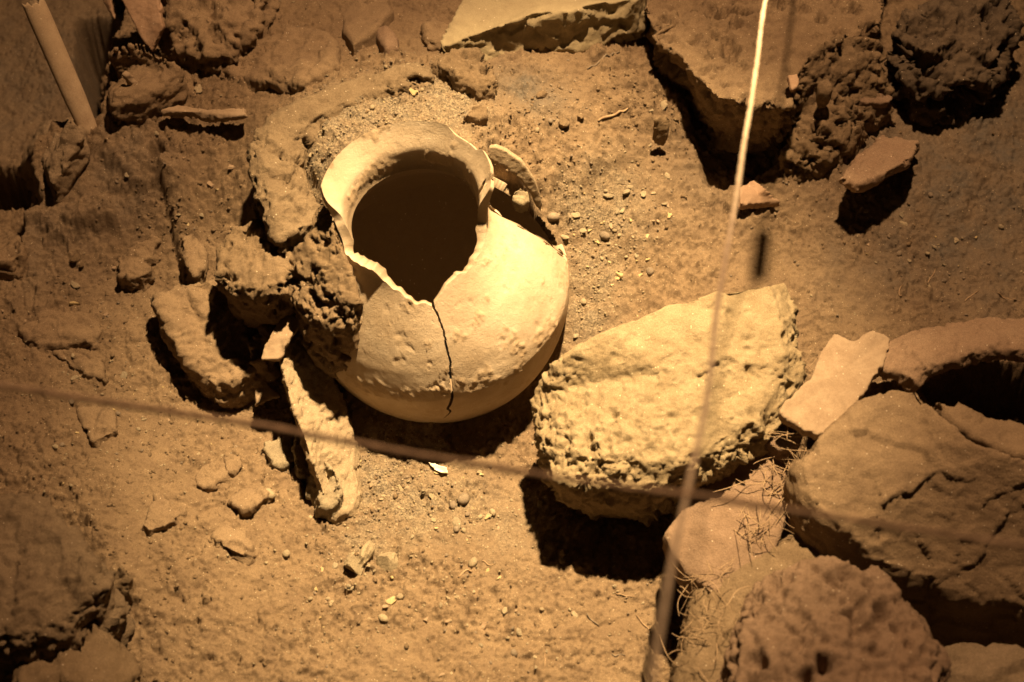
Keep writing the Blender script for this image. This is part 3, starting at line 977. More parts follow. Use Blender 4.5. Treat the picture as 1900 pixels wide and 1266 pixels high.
# ------------------------------------------------------------------ large stones, clods and sherds
Z = dict(z=1)
stone('porous_block', 'big yellowish porous stone block to the right of the jar', 'stone', PUMICE,
      [(984, 725, .05), (1012, 658, .11), (1100, 607, .145), (1230, 557, .16), (1340, 524, .16), (1462, 504, .15), (1486, 570, .13), (1494, 650, .11), (1478, 730, .085),
       (1435, 800, .085), (1330, 858, .07), (1200, 893, .065), (1085, 885, .055), (1030, 872, .045), (1003, 810, .045)], .30, **Z,
      shrink=.80, shift=(.02, .04), dome=.030, voxel=.0040, style='pumice', bevel=.17, zbot=-.20, smooth_it=1)
stone('flat_stone', 'flat stone half in the shadow of the earth clods left of the jar', 'stone', DUSTY,
      [(283, 548, .065), (318, 528, .065), (400, 520, .06), (490, 560, .055), (505, 610, .05), (498, 660, .055), (475, 690, .065), (402, 716, .07), (352, 676, .07), (306, 608, .07)],
      .10, shrink=.93, dome=.004, voxel=.0042, style='broken', bevel=.06)
stone('earth_clod', 'crumbly block of earth overhanging the flat stone, left of the jar', 'clod', CLOD,
      [(398, 455, .13), (428, 412, .145), (497, 397, .15), (522, 440, .155), (548, 482, .155), (532, 535, .15), (482, 545, .14), (430, 540, .13), (398, 515, .125)], .15, **Z,
      shrink=.86, shift=(.01, .02), dome=.012, voxel=.0042, style='crumbly', k=.8)
stone('earth_clod', 'brown clod of earth stuck to the left side of the jar', 'clod', CLOD,
      [(536, 480, .16), (562, 430, .21), (602, 378, .25), (622, 415, .245), (641, 470, .225), (660, 515, .20), (670, 556, .18), (652, 596, .155), (604, 608, .13), (560, 585, .12), (536, 530, .13)], .19, **Z,
      shrink=.8, dome=.012, voxel=.0042, style='crumbly', k=.7)
stone('earth_wedge', 'wedge of earth filling the gap between clay ring and jar neck', 'clod', CLOD,
      [(572, 402, .20), (596, 368, .235), (606, 384, .245), (620, 412, .245), (632, 440, .24), (640, 474, .225), (612, 478, .20), (585, 450, .19)], .14, **Z, shrink=.95, voxel=.0036, style='crumbly', k=.55)
stone('pale_slab', 'pale stone slab with a broken front edge at the top of the dig', 'slab', SLABM,
      [(812, 88, .262), (868, -30, .31), (1010, -90, .36), (1230, -90, .36), (1178, -2, .325), (1120, 4, .335), (1050, 18, .335), (985, 26, .325), (930, 45, .305), (880, 66, .282)], .13, **Z,
      shrink=1.0, shift=(.025, -.012), dome=0., voxel=.0045, style='slab', k=1., bevel=.0, zbot=.225, smooth_it=1)
stone('scoria_lump', 'dark rugged lump of clinkery earth at the upper right', 'clod', DARKCLOD,
      [(1648, 62, .12), (1700, 18, .14), (1760, -10, .14), (1880, -20, .13), (1895, 60, .12), (1862, 130, .11), (1805, 160, .11), (1722, 165, .11), (1672, 125, .11)], .16,
      shrink=.85, dome=.03, voxel=.0048, style='scoria')
stone('earth_bank', 'raised bank of packed earth overhanging a dark hollow behind the upright cord', 'earth bank', SOIL,
      [(1196, -160, .30), (1194, 20, .295), (1220, 78, .29), (1266, 106, .288), (1298, 152, .285), (1335, 182, .282), (1395, 194, .28), (1468, 198, .278), (1484, 140, .28), (1535, 95, .285), (1640, 40, .29), (1660, -160, .30)], .20, **Z,
      shrink=.88, shift=(.02, .05), voxel=.005, style='crumbly', k=1.25, bevel=.0)
stone('crumbly_earth', 'bank of crumbly brown earth between the cord and the dark lump', 'clod', CLOD,
      [(1462, 150, .12), (1500, 95, .15), (1570, 60, .15), (1640, 70, .14), (1645, 140, .09), (1655, 195, .05), (1590, 262, .045), (1510, 295, .045), (1452, 292, .04), (1478, 220, .05)], .12,
      shrink=1.0, dome=.02, voxel=.005, style='crumbly', k=1.15)
stone('square_sherd', 'tilted squarish reddish slab jutting from the soil over a dark shadow at the right', 'sherd', DUSTRED,
      [(1558, 328, .075), (1590, 290, .02), (1638, 252, .005), (1702, 264, .055), (1692, 290, .085), (1640, 322, .10), (1594, 340, .095)], .028,
      shrink=.96, voxel=.0034, style='broken', k=.6, bevel=.02, smooth_it=1)
sherd('small_sherd', 'small wedge-shaped sherd lying just right of the upright cord', 'sherd', SHERDRED,
      [(1373, 348, .03), (1400, 334, .035), (1425, 350, .03), (1452, 372, .012), (1410, 378, .025), (1374, 378, .03)], .02)
sherd('pale_sherd', 'large pale sherd with a notched top standing right of the porous block', 'sherd', SHERD,
      [(1546, 622, .12), (1580, 638, .125), (1618, 613, .12), (1652, 628, .12), (1640, 672, .135), (1605, 728, .15), (1570, 775, .165), (1540, 808, .17), (1490, 800, .16), (1446, 766, .15),
       (1452, 752, .148), (1502, 708, .135), (1522, 660, .125)], .022, curve=.012)
# curved jar rim on the right, over a dark hollow
def jar_rim_fragment():
    pts = [(1684, 712, .09), (1700, 688, .10), (1735, 667, .11), (1790, 655, .115), (1860, 645, .12), (1930, 645, .12), (2010, 655, .12)]
    c = np.array([P(*p) for p in pts]); k = len(c); tt = np.linspace(0, k - 1, 60)
    cc = np.stack([np.interp(tt, np.arange(k), c[:, i]) for i in range(3)], 1)
    for _ in range(8): cc[1:-1] = (cc[:-2] + 2 * cc[1:-1] + cc[2:]) / 4
    prof = [(-.024, .0), (-.018, .016), (0, .022), (.02, .018), (.05, .004), (.10, -.03), (.11, -.055), (.06, -.03), (.02, -.008), (-.004, -.02), (-.018, -.016)]
    tan = np.gradient(cc, axis=0); tan[:, 2] = 0; tan /= np.linalg.norm(tan, axis=1)[:, None]
    sd = np.stack([-tan[:, 1], tan[:, 0], 0 * tan[:, 0]], 1)
    m_ = len(prof)
    co = np.stack([cc + sd * a + np.array([0, 0, b_]) for a, b_ in prof], 1).reshape(-1, 3)
    bm = bmesh.new(); vs = [bm.verts.new(v_) for v_ in co.tolist()]
    for i in range(len(cc) - 1):
        for j in range(m_):
            bm.faces.new([vs[x] for x in (i * m_ + j, i * m_ + (j + 1) % m_, (i + 1) * m_ + (j + 1) % m_, (i + 1) * m_ + j)])
    bm.faces.new([vs[j] for j in range(m_)]); bm.faces.new([vs[(len(cc) - 1) * m_ + j] for j in range(m_)])
    bmesh.ops.recalc_face_normals(bm, faces=bm.faces)
    me = bpy.data.meshes.new('rim'); bm.to_mesh(me); bm.free()
    me = evaluated(me, ('REMESH', dict(mode='VOXEL', voxel_size=.0042)), ('SMOOTH', dict(factor=.5, iterations=2)))
    co = co_of(me); nr = nrm_of(me)
    set_co(me, co + nr * relief(co, nr, 'broken', .7)[:, None])
    o = link('jar_rim_fragment', me, DUSTRED, origin=base_of(me))
    tag(o, 'thick curved rim of a buried jar arching over a dark hollow', 'sherd')


jar_rim_fragment()
stone('crust_strip', 'strip of crusted earth behind the buried jar rim at the right', 'clod', CLOD,
      [(1688, 628, .03), (1730, 605, .035), (1780, 592, .04), (1840, 598, .04), (1900, 592, .04), (1990, 600, .04), (1990, 630, .04), (1890, 630, .04), (1800, 632, .04), (1740, 640, .03)], .06,
      shrink=1.0, voxel=.0045, style='crumbly', k=.6)
stone('sloping_slab', 'pinkish sandy slab sloping down beneath the crossing of the cords', 'slab', REDSTONE,
      [(1233, 990, -.04), (1278, 925, -.03), (1332, 868, -.02), (1418, 833, -.01), (1462, 850, -.01), (1470, 930, -.02), (1440, 1010, -.03), (1400, 1090, -.04), (1320, 1098, -.045), (1272, 1062, -.05), (1250, 1020, -.045)],
      .10, **Z, shrink=.92, voxel=.0045, style='smooth', bevel=.05)
stone('wedge_stone', 'small wedge of reddish stone under the foot of the pale sherd', 'stone', REDSTONE,
      [(1418, 816, .03), (1456, 798, .045), (1492, 802, .05), (1482, 830, .04), (1448, 836, .03)], .06, **Z, shrink=.7, voxel=.004, style='smooth', bevel=.05)
stone('foreground_boulder', 'large dusty boulder filling the lower right, its front in shade', 'boulder', DUSTY,
      [(1472, 850, .10), (1530, 800, .115), (1590, 748, .12), (1650, 718, .125), (1700, 722, .13), (1742, 770, .14), (1795, 818, .15), (1870, 850, .15), (1990, 880, .14), (1990, 1110, -.02), (1890, 1130, -.03), (1790, 1115, -.03),
       (1700, 1082, -.01), (1610, 1045, .03), (1555, 990, .07), (1490, 930, .075)], .34, **Z,
      shrink=.98, shift=(.0, .0), dome=.035, voxel=.005, style='stone', bevel=.05, k=.6)
stone('wedged_stone', 'stone split from the boulder by a dark crack, below the jar rim', 'stone', DUSTY,
      [(1733, 735, .125), (1760, 748, .13), (1830, 770, .135), (1990, 800, .14), (1990, 868, .16), (1890, 846, .155), (1808, 812, .15), (1760, 772, .14)], .14, **Z, shrink=.95, voxel=.005, style='stone', k=.7, bevel=.08)
stone('pitted_boulder', 'rough boulder full of pits at the lower right edge', 'boulder', REDSTONE,
      [(1366, 1130, .06), (1412, 1072, .065), (1480, 1040, .07), (1560, 1030, .08), (1640, 1066, .085), (1715, 1140, .09), (1762, 1215, .10), (1772, 1340, .12), (1560, 1400, .12), (1370, 1380, .10), (1346, 1240, .07)],
      .30, **Z, shrink=.9, dome=.05, voxel=.0044, style='pits', bevel=.12, k=1.45)
stone('corner_stone', 'dim rounded stone in the bottom right corner', 'stone', STONE,
      [(1740, 1190, -.08), (1830, 1185, -.07), (1990, 1240, -.06), (1990, 1400, -.04), (1770, 1400, -.04)], .2, **Z, shrink=.9, dome=.02, voxel=.006, style='stone')
stone('gritty_earth', 'low gritty earth bank under the straw at the lower right', 'clod', CLOD,
      [(1290, 1090, -.05), (1350, 1060, -.04), (1440, 1000, -.03), (1500, 960, -.02), (1560, 1020, -.01), (1480, 1080, -.01), (1400, 1180, -.02), (1380, 1350, -.02), (1225, 1350, -.05), (1262, 1200, -.06)],
      .14, **Z, shrink=1., voxel=.0052, style='crumbly', k=.6)
stone('layered_boulder', 'blurred layered boulder at the lower left edge', 'boulder', DARKSTONE,
      [(-60, 960, .01), (-20, 925, .01), (40, 915, .01), (105, 955, .01), (165, 1022, .01), (197, 1085, .01), (182, 1120, .005), (120, 1170, .005), (40, 1190, .005), (-60, 1200, .01)],
      .20, **Z, shrink=.95, dome=.02, voxel=.005, style='layered', k=1.3)
stone('earth_mound', 'low brown mound of earth in the bottom left corner', 'clod', CLOD,
      [(20, 1190, -.05), (100, 1165, -.05), (165, 1135, -.055), (235, 1190, -.06), (275, 1290, -.06), (250, 1400, -.05), (20, 1400, -.04)],
      .16, **Z, shrink=1., dome=.01, voxel=.006, style='stone', k=1.2)
stone('earth_clod', 'small ragged clod beside the blurred boulder at lower left', 'clod', CLOD,
      [(202, 1062, .04), (225, 1045, .045), (243, 1062, .04), (240, 1100, .035), (218, 1118, .03), (200, 1100, .035)], .08, voxel=.0045, style='crumbly', k=.7)

# upper left stones
stone('rounded_boulder', 'rounded dusty boulder at the edge of the pit, upper left', 'boulder', DUSTY,
      [(190, 140, .07), (208, 95, .09), (250, 78, .09), (290, 100, .08), (332, 122, .06), (325, 150, .05), (270, 178, .05), (205, 186, .06)], .14, shrink=.95, dome=.02, voxel=.0048, style='layered', k=.7)
stone('craggy_boulder', 'craggy broken boulder at the top left with flaking face', 'boulder', DUSTY,
      [(300, 35, .09), (312, -20, .10), (400, -60, .10), (490, -40, .08), (482, 35, .06), (452, 66, .05), (395, 92, .05), (322, 82, .06)], .14, shrink=1., dome=.0, voxel=.005, style='broken', k=2.0)
stone('embedded_stone', 'broad flat stone sunk in soil above the clay ring', 'stone', DUSTY,
      [(408, 122, .008), (440, 92, .006), (500, 62, .006), (570, 45, .006), (628, 72, .012), (622, 118, .02), (568, 152, .028), (500, 148, .024), (440, 138, .016)], .07, shrink=1.05, voxel=.005, style='broken', bevel=.1)
stone('embedded_stone', 'pitted stone sunk in soil at the top, left of the pale slab', 'stone', DUSTY,
      [(632, 20, .01), (660, -5, .01), (712, -12, .01), (727, 18, .018), (700, 52, .03), (655, 82, .034), (634, 55, .025)], .07, shrink=1.05, voxel=.0045, style='pumice', k=.6)
stone('oval_stone', 'smooth oval stone lying below the pitted stone at the top', 'stone', REDSTONE,
      [(697, 52, .02), (715, 45, .022), (738, 70, .02), (738, 88, .018), (718, 90, .018), (702, 72, .02)], .035, shrink=1., voxel=.004, style='smooth', dome=.006)
stone('oval_stone', 'flat stone edge poking from soil left of the pale slab', 'stone', DUSTY,
      [(782, 55, .02), (800, 30, .025), (842, 42, .02), (830, 75, .015), (795, 80, .02)], .05, shrink=1.05, voxel=.0045, style='broken')
stone('long_stone', 'long rounded stone leaning at the left edge of the pit', 'stone', STONE,
      [(28, 312, .05), (48, 262, .08), (82, 218, .10), (128, 212, .09), (152, 238, .07), (120, 290, .06), (92, 335, .05), (55, 356, .04)], .13, shrink=.85, dome=.01, voxel=.0048, style='stone', k=.8, bevel=.2)
sherd('rim_sherd', 'long curved pot rim sherd lying above the clay ring, dark beneath', 'sherd', SHERD,
      [(296, 204, .018), (330, 194, .025), (385, 203, .03), (454, 199, .034), (456, 212, .034), (430, 219, .034), (385, 221, .03), (335, 213, .025), (300, 212, .018)], .014)
sherd('thin_sherd', 'narrow pointed sherd leaning on the rounded boulder, upper left', 'sherd', SHERD,
      [(232, 130, .10), (242, 135, .10), (275, 158, .06), (293, 184, .03), (280, 186, .03), (250, 160, .06)], .014)
sherd('thin_sherd', 'flat brown sherd beside the pit below the craggy boulder', 'sherd', STONE,
      [(275, 158, .03), (305, 135, .035), (318, 150, .03), (292, 178, .02)], .02)
sherd('board', 'broad reddish board sloping down into the dark pit', 'board', SHERDRED,
      [(205, -40, .33), (285, -40, .33), (302, 48, .27), (281, 96, .22), (262, 72, .24)], .02, **Z, rough_edge=False)
sherd('board', 'thin blade of wood at the top of the pit', 'board', SHERDRED,
      [(172, -40, .22), (196, -40, .22), (213, 38, .15), (200, 20, .16)], .012, **Z, rough_edge=False)
sherd('board', 'narrow board end between the pit and the craggy boulder', 'board', SHERDRED,
      [(255, -30, .30), (280, -30, .30), (303, 12, .29), (296, 22, .29)], .02, **Z, rough_edge=False)


def bone():
    a, b_ = hit(168, 244) + np.array([0, 0, -.02]), P(62, 5, .36)
    n, k = 26, 60
    d = b_ - a; L_ = np.linalg.norm(d); d /= L_
    s1 = np.cross(d, [0, 0, 1]); s1 /= np.linalg.norm(s1); s2 = np.cross(s1, d)
    t = np.linspace(0, 1, k); ph = np.linspace(0, 2 * np.pi, n, endpoint=False)
    T_, F_ = np.meshgrid(t, ph, indexing='ij')
    ra = np.interp(t, [0, .06, .3, .9, 1], [.006, .02, .024, .025, .024])[:, None]
    rb = np.interp(t, [0, .06, .3, .9, 1], [.005, .012, .015, .016, .015])[:, None]
    end = .012 * n2(F_ * 2.2 + 20, F_ * 0 + 5) * sstep(.93, 1, T_) + .012 * np.sign(np.sin(F_ * 3)) * .4 * sstep(.96, 1, T_)
    co = a + (T_ * L_ + end)[..., None] * d + (ra * np.cos(F_))[..., None] * s1 + (rb * np.sin(F_))[..., None] * s2
    co = co.reshape(-1, 3)
    i = np.arange(k * n).reshape(k, n)
    q = np.stack([i[:-1], np.roll(i[:-1], -1, 1), np.roll(i[1:], -1, 1), i[1:]], -1).reshape(-1, 4)
    co = np.concatenate([co, [co[-n:].mean(0) - d * .02]])
    tr = [(i[-1, j], i[-1, (j + 1) % n], len(co) - 1) for j in range(n)]
    me = np_mesh('bone', co, q, tr)
    o = link('old_post', me, WOOD, origin=a)
    tag(o, 'smooth flattened post with a broken tip leaning out of the pit', 'post')


bone()

# stones and sherds near the jar's foot, left
stone('thick_sherd', 'long thick jar wall fragment standing on edge left of the jar belly', 'sherd', THICK,
      [(546, 604, .0), (564, 614, -.01), (596, 660, -.04), (624, 715, -.075), (644, 775, -.11), (656, 830, -.14), (664, 890, -.155), (650, 945, -.165), (612, 952, -.15), (596, 905, -.11), (576, 850, -.07),
       (556, 790, -.045), (536, 735, -.02), (522, 680, -.005), (520, 640, .0)], .15, **Z,
      shrink=1.04, shift=(.02, -.01), voxel=.0038, style='broken', bevel=.03, k=.65)
sherd('upright_sherd', 'small smooth upright sherd left of the thick jar fragment', 'sherd', SHERD,
      [(532, 580, .06), (550, 588, .06), (547, 616, .05), (527, 646, .03), (516, 668, .015), (484, 667, .015), (490, 642, .03), (510, 606, .05)], .012, **Z)
sherd('thin_sherd', 'thin sherd edge between the thick jar fragment and the jar', 'sherd', JAR,
      [(566, 622, .08), (580, 632, .08), (600, 664, .075), (604, 690, .07), (594, 678, .07), (578, 645, .08)], .012)
stone('earth_clod', 'small clod under the upright sherd beside the flat stone', 'clod', CLOD,
      [(468, 640, .08), (490, 600, .085), (510, 610, .085), (500, 660, .075), (478, 672, .07)], .09, voxel=.0042, style='broken', k=1.2)
sherd('triangular_sherd', 'triangular sherd lying below the flat stone', 'sherd', SHERD,
      [(471, 702, .034), (495, 708, .032), (521, 736, .026), (498, 742, .028), (474, 753, .03)], .014)
stone('small_stone', 'rough stone left of the thick jar fragment foot', 'stone', GREYSTONE,
      [(488, 818, .02), (515, 806, .025), (540, 812, .025), (548, 846, .025), (520, 866, .02), (496, 848, .02)], .04, voxel=.004, style='broken', k=.9)
stone('small_stone', 'narrow stone standing in the gap beside the thick jar fragment', 'stone', GREYSTONE,
      [(546, 800, .05), (562, 806, .055), (578, 838, .055), (580, 868, .05), (566, 888, .045), (548, 862, .045)], .08, voxel=.004, style='broken', k=.9, shrink=.8)
stone('small_stone', 'rough lump at the lower end of the thick jar fragment', 'stone', GREYSTONE,
      [(577, 852, .06), (598, 848, .07), (622, 866, .075), (635, 910, .065), (616, 942, .05), (590, 938, .05), (572, 905, .05)], .08, voxel=.004, style='broken', k=1.0)
sherd('white_chip', 'bright white chip lying in front of the jar shadow', 'chip', CHALK,
      [(793, 857, .012), (806, 860, .014), (828, 866, .014), (832, 879, .01), (818, 878, .01), (806, 872, .01)], .006, voxel=.0018)

# flat stones sunk in the soil, left half
EMB = [('flat stone with a shadowed lower edge near the lower left', DUSTY, [(262, 972), (290, 918), (348, 934), (340, 952), (310, 974), (276, 984)], .022),
       ('rounded flat stone left of the jar fragment, dark along its lower edge', DUSTY, [(425, 930), (452, 904), (488, 900), (496, 915), (482, 934), (450, 946)], .03),
       ('thin round disc of stone lying flat near the rounded flat stone', DUSTY, [(360, 890), (372, 862), (400, 855), (424, 862), (420, 882), (395, 900), (372, 905)], .008),
       ('small bright rounded stone just above the thin disc', DUSTY, [(415, 852), (428, 838), (444, 842), (446, 862), (434, 876), (420, 870)], .016),
       ('angular stone with a cracked right end, lower left of the jar', DUSTY, [(394, 992), (420, 974), (450, 990), (467, 1012), (452, 1032), (410, 1012)], .022),
       ('broad thin slab sunk in soil at the left edge', DUSTY, [(36, 612), (80, 578), (150, 580), (190, 610), (170, 634), (100, 640), (64, 640)], .016),
       ('wedge of flat stone below the broad thin slab at left', DUSTY, [(96, 652), (130, 648), (185, 665), (190, 700), (160, 694), (130, 676)], .016),
       ('thin slab with a dark left edge, just above the long cord at left', DUSTY, [(142, 758), (180, 752), (212, 765), (215, 800), (172, 818), (156, 790)], .012),
       ('two-pronged rock with deep shade at left of the flat stone', DUSTY, [(220, 478), (250, 456), (285, 434), (296, 442), (284, 470), (268, 482), (282, 500), (262, 514), (222, 512)], .035),
       ('dark rounded stone cut by the left edge', DUSTY, [(-30, 430), (10, 425), (40, 448), (42, 470), (15, 484), (-30, 484)], .04),
       ('ragged stone above the clods left of the clay ring', DUSTY, [(338, 440), (358, 430), (378, 455), (382, 492), (362, 512), (345, 488)], .035)]
for lb, mt, pts, h in EMB:
    stone('embedded_stone', lb, 'stone', mt, [(a, b_, .003 + h * .8 * (b_ - min(q[1] for q in pts)) / (max(q[1] for q in pts) - min(q[1] for q in pts))) for a, b_ in pts], .045 + h, shrink=1.05, voxel=.0034, style='broken', k=.75, bevel=.02, smooth_it=0)

# clods at the back
stone('earth_clod', 'crumbly dark clod on the end of the clay ring below the pale slab', 'clod', CLOD,
      [(800, 112, .03), (838, 88, .04), (888, 88, .04), (916, 118, .04), (918, 158, .035), (890, 168, .03), (850, 142, .03)], .06, shrink=1.05, voxel=.0042, style='crumbly', k=.8, dome=.01)
stone('earth_clod', 'flat-bottomed clod overhanging a slit just behind the jar mouth', 'clod', CLOD,
      [(856, 212, .02), (878, 192, .035), (903, 190, .035), (908, 212, .03), (890, 220, .025)], .03, shrink=.9, voxel=.004, style='crumbly', k=.4)
stone('small_stone', 'small cubic stone on the crumbly bank at the upper right', 'stone', CLOD,
      [(1518, 152, .13), (1535, 145, .135), (1546, 158, .13), (1540, 172, .125), (1520, 172, .125)], .05, voxel=.0038, style='smooth')
sherd('small_sherd', 'little upright sherd at the lip of the overhanging bank', 'sherd', SHERDRED,
      [(1462, 140, .31), (1480, 136, .31), (1484, 150, .305), (1470, 168, .30)], .012, **Z)
stone('small_stone', 'angular stone among the crumbs left of the hollow under the bank', 'stone', CLOD,
      [(1212, 222, .05), (1228, 212, .055), (1246, 218, .05), (1240, 240, .04), (1216, 242, .04)], .05, voxel=.0038, style='smooth')
sherd('small_sherd', 'small dark sherd edge casting a toothed shadow above the square sherd', 'sherd', REDSTONE,
      [(1590, 178, .06), (1620, 170, .065), (1658, 180, .07), (1650, 190, .07), (1600, 190, .065)], .018)
trio = [('left of three angular stones in front of the jar', [(642, 1036), (655, 1030), (672, 1050), (668, 1062), (654, 1060)], .028),
        ('taller middle one of three angular stones in front of the jar', [(668, 1010), (685, 1002), (692, 1030), (688, 1052), (674, 1054), (670, 1032)], .03),
        ('right squarish one of three angular stones in front of the jar', [(702, 1030), (718, 1020), (735, 1032), (732, 1052), (718, 1060), (704, 1054)], .03)]
# ------------------------------------------------------------------ cords
def cord(name, label, pts, rad, mat=ROPE, strands=3, pitch=.028):
    c = np.array(pts); k = len(c)
    seg = np.concatenate([[0], np.cumsum(np.linalg.norm(np.diff(c, axis=0), axis=1))])
    m_ = int(seg[-1] / .0035)
    t = np.linspace(0, seg[-1], m_)
    cc = np.stack([np.interp(t, seg, c[:, i]) for i in range(3)], 1)
    ker = np.ones(21) / 21
    for i in range(3):
        cc[:, i] = np.convolve(np.pad(cc[:, i], 10, 'edge'), ker, 'valid')
    cc += np.stack([n2(t * 9 + 3, t * 0 + 1), n2(t * 9 + 30, t * 0 + 2), n2(t * 9 + 60, t * 0 + 5)], 1) * rad * .30
    tan = np.gradient(cc, axis=0); tan /= np.linalg.norm(tan, axis=1)[:, None]
    s1 = np.cross(tan, [0, 0, 1]); s1 /= np.linalg.norm(s1, axis=1)[:, None]; s2 = np.cross(s1, tan)
    n = 15
    ph = np.linspace(0, 2 * np.pi, n, endpoint=False)
    F_, T_ = np.meshgrid(ph, t)
    r = rad * (.88 + .16 * np.abs(np.cos(strands / 2 * (F_ - T_ / pitch * 2 * np.pi / strands))) + .16 * n2(T_ * 45, F_ * 1.2 + 60) + .10 * n2(T_ * 14 + 9, T_ * 0 + 60))
    co = cc[:, None] + (r * np.cos(F_))[..., None] * s1[:, None] + (r * np.sin(F_))[..., None] * s2[:, None]
    i = np.arange(m_ * n).reshape(m_, n)
    q = np.stack([i[:-1], np.roll(i[:-1], -1, 1), np.roll(i[1:], -1, 1), i[1:]], -1).reshape(-1, 4)
    me = np_mesh(name, co.reshape(-1, 3), q)
    o = link(name, me, mat, origin=cc[0])
    tag(o, label, 'cord', 'cords strung over the dig')
    return o


def toward_lamp(px, py, z):
    s_ = hit(px, py)
    return s_ + (LAMP - s_) * ((z - s_[2]) / (LAMP[2] - s_[2]))


q_far = toward_lamp(1466, 60, .66); q_clip = toward_lamp(1412, 478, .80)
vert = [q_far + (q_far - q_clip) * .8, q_far, q_clip] + [P(a, b_, z) for a, b_, z in [(1419, 0, .82), (1403, 130, .84), (1382, 260, .865), (1364, 380, .885), (1347, 480, .91), (1331, 560, .93), (1319, 690, .955),
        (1302, 790, .975), (1275, 917, 1.0), (1250, 1030, 1.02), (1229, 1140, 1.04), (1211, 1266, 1.07), (1190, 1420, 1.10)]]
v_ = cord('taut_cord', 'pale cord running from top to bottom of the view, right of centre', vert, .0033)
# small dark tag tied to it above the view; its shadow falls on the soil
cdir = (q_clip - q_far) / np.linalg.norm(q_clip - q_far)
sdv = np.cross(cdir, [0, 0, 1]); sdv /= np.linalg.norm(sdv)
upv = np.cross(sdv, cdir)
cc8 = np.array([q_clip + cdir * (a * .046) + sdv * (b_ * .0145) + upv * (c_ * .008) for a in (-1, 1) for b_ in (-1, 1) for c_ in (-1, 1)])
me = np_mesh('clip', cc8, [(0, 1, 3, 2), (4, 6, 7, 5), (0, 4, 5, 1), (2, 3, 7, 6), (0, 2, 6, 4), (1, 5, 7, 3)], smooth=False)
me = evaluated(me, ('BEVEL', dict(width=.003, segments=2)))
link('clip', me, DARK, parent=v_)
horiz = [P(a, b_, z) for a, b_, z in [(-200, 690, .93), (0, 716, .94), (250, 754, .95), (500, 792, .96), (750, 840, .975), (1000, 882, .99), (1275, 919, 1.003), (1500, 951, 1.0), (1700, 985, .99), (1900, 1013, .98), (2150, 1045, .97)]]
cord('taut_cord', 'blurred cord crossing the view from the left edge to the lower right', horiz, .0037, ROPE2)

# ------------------------------------------------------------------ pebbles and gravel
def ico(sub, jag, seed, flat=(1, 1, 1)):
    bm = bmesh.new()
    bmesh.ops.create_icosphere(bm, subdivisions=sub, radius=1)
    r_ = np.random.default_rng(seed)
    co = np.array([v.co[:] for v in bm.verts])
    f = 1 + jag * fbm3(co + seed * 3.1, 1.3, 2) * 1.6
    # cut by random planes for angular shapes
    co = co * f[:, None]
    for _ in range(7 if jag > .25 else 0):
        n_ = r_.normal(size=3); n_ /= np.linalg.norm(n_); h_ = r_.uniform(.5, .8)
        d = co @ n_ - h_
        co = co - np.clip(d, 0, None)[:, None] * n_
    co *= np.array(flat)
    for v, c in zip(bm.verts, co): v.co = c
    me = bpy.data.meshes.new('pebble'); bm.to_mesh(me); bm.free()
    me.polygons.foreach_set('use_smooth', np.full(len(me.polygons), jag <= .25))
    return me


def flake_mesh(seed):
    r_ = np.random.default_rng(seed + 900)
    n = int(r_.integers(4, 8))
    a = np.sort(r_.uniform(0, 2 * np.pi, n) * .35 + np.linspace(0, 2 * np.pi, n, endpoint=False) * 1.0)
    rad = r_.uniform(.55, 1.05, n)
    st = r_.uniform(.55, .9)
    p = np.column_stack([np.cos(a) * rad, np.sin(a) * rad * st])
    t = r_.uniform(.10, .2)
    co = np.concatenate([np.column_stack([p * .9, t + r_.normal(size=n) * .03]), np.column_stack([p, r_.normal(size=n) * .02]), np.column_stack([p * .85, np.full(n, -t)])])
    me = bpy.data.meshes.new('flake')
    fs = [list(range(n)), list(range(3 * n - 1, 2 * n - 1, -1))]
    for k_ in range(2):
        for i_ in range(n):
            j_ = (i_ + 1) % n
            fs.append([k_ * n + i_, (k_ + 1) * n + i_, (k_ + 1) * n + j_, k_ * n + j_])
    me.from_pydata(co.tolist(), [], fs); me.update()
    return me


PROTO = {}
for nm, jag, fl, mats in [('pebble', .2, (1, .8, .65), (PEB1, PEB2)), ('chip', .45, (1, .75, .35), (PEB1, GREYSTONE)), ('flake', .5, (1, .7, .16), (PEB3, SHERD)), ('crumb', .35, (1, .85, .7), (CLOD, CLOD))]:
    for k in range(4):
        for mi, mt in enumerate(mats):
            me = flake_mesh(k + 10 * mi) if nm == 'flake' else ico(2, jag, k + 10 * mi, fl); me.materials.append(mt)
            PROTO.setdefault(nm, []).append(me)

for k, (lb, pts, h) in enumerate(trio):
    me = ico(3, .42, 40 + k, (1, 1, 1)); me.materials.append(PEB1)
    o = bpy.data.objects.new('angular_stone', me); COL.objects.link(o)
    pc = hit(np.mean([q[0] for q in pts]), np.mean([q[1] for q in pts]) + 6)
    wpx = (max(q[0] for q in pts) - min(q[0] for q in pts)) * .00062; hpx = (max(q[1] for q in pts) - min(q[1] for q in pts)) * .00066
    o.scale = (wpx, hpx * 1.05, .02); o.location = (pc[0], pc[1], pc[2] + .008); o.rotation_euler = (.25, 0, rng.normal() * .2)
    tag(o, lb, 'stone', 'three angular stones in front of the jar')

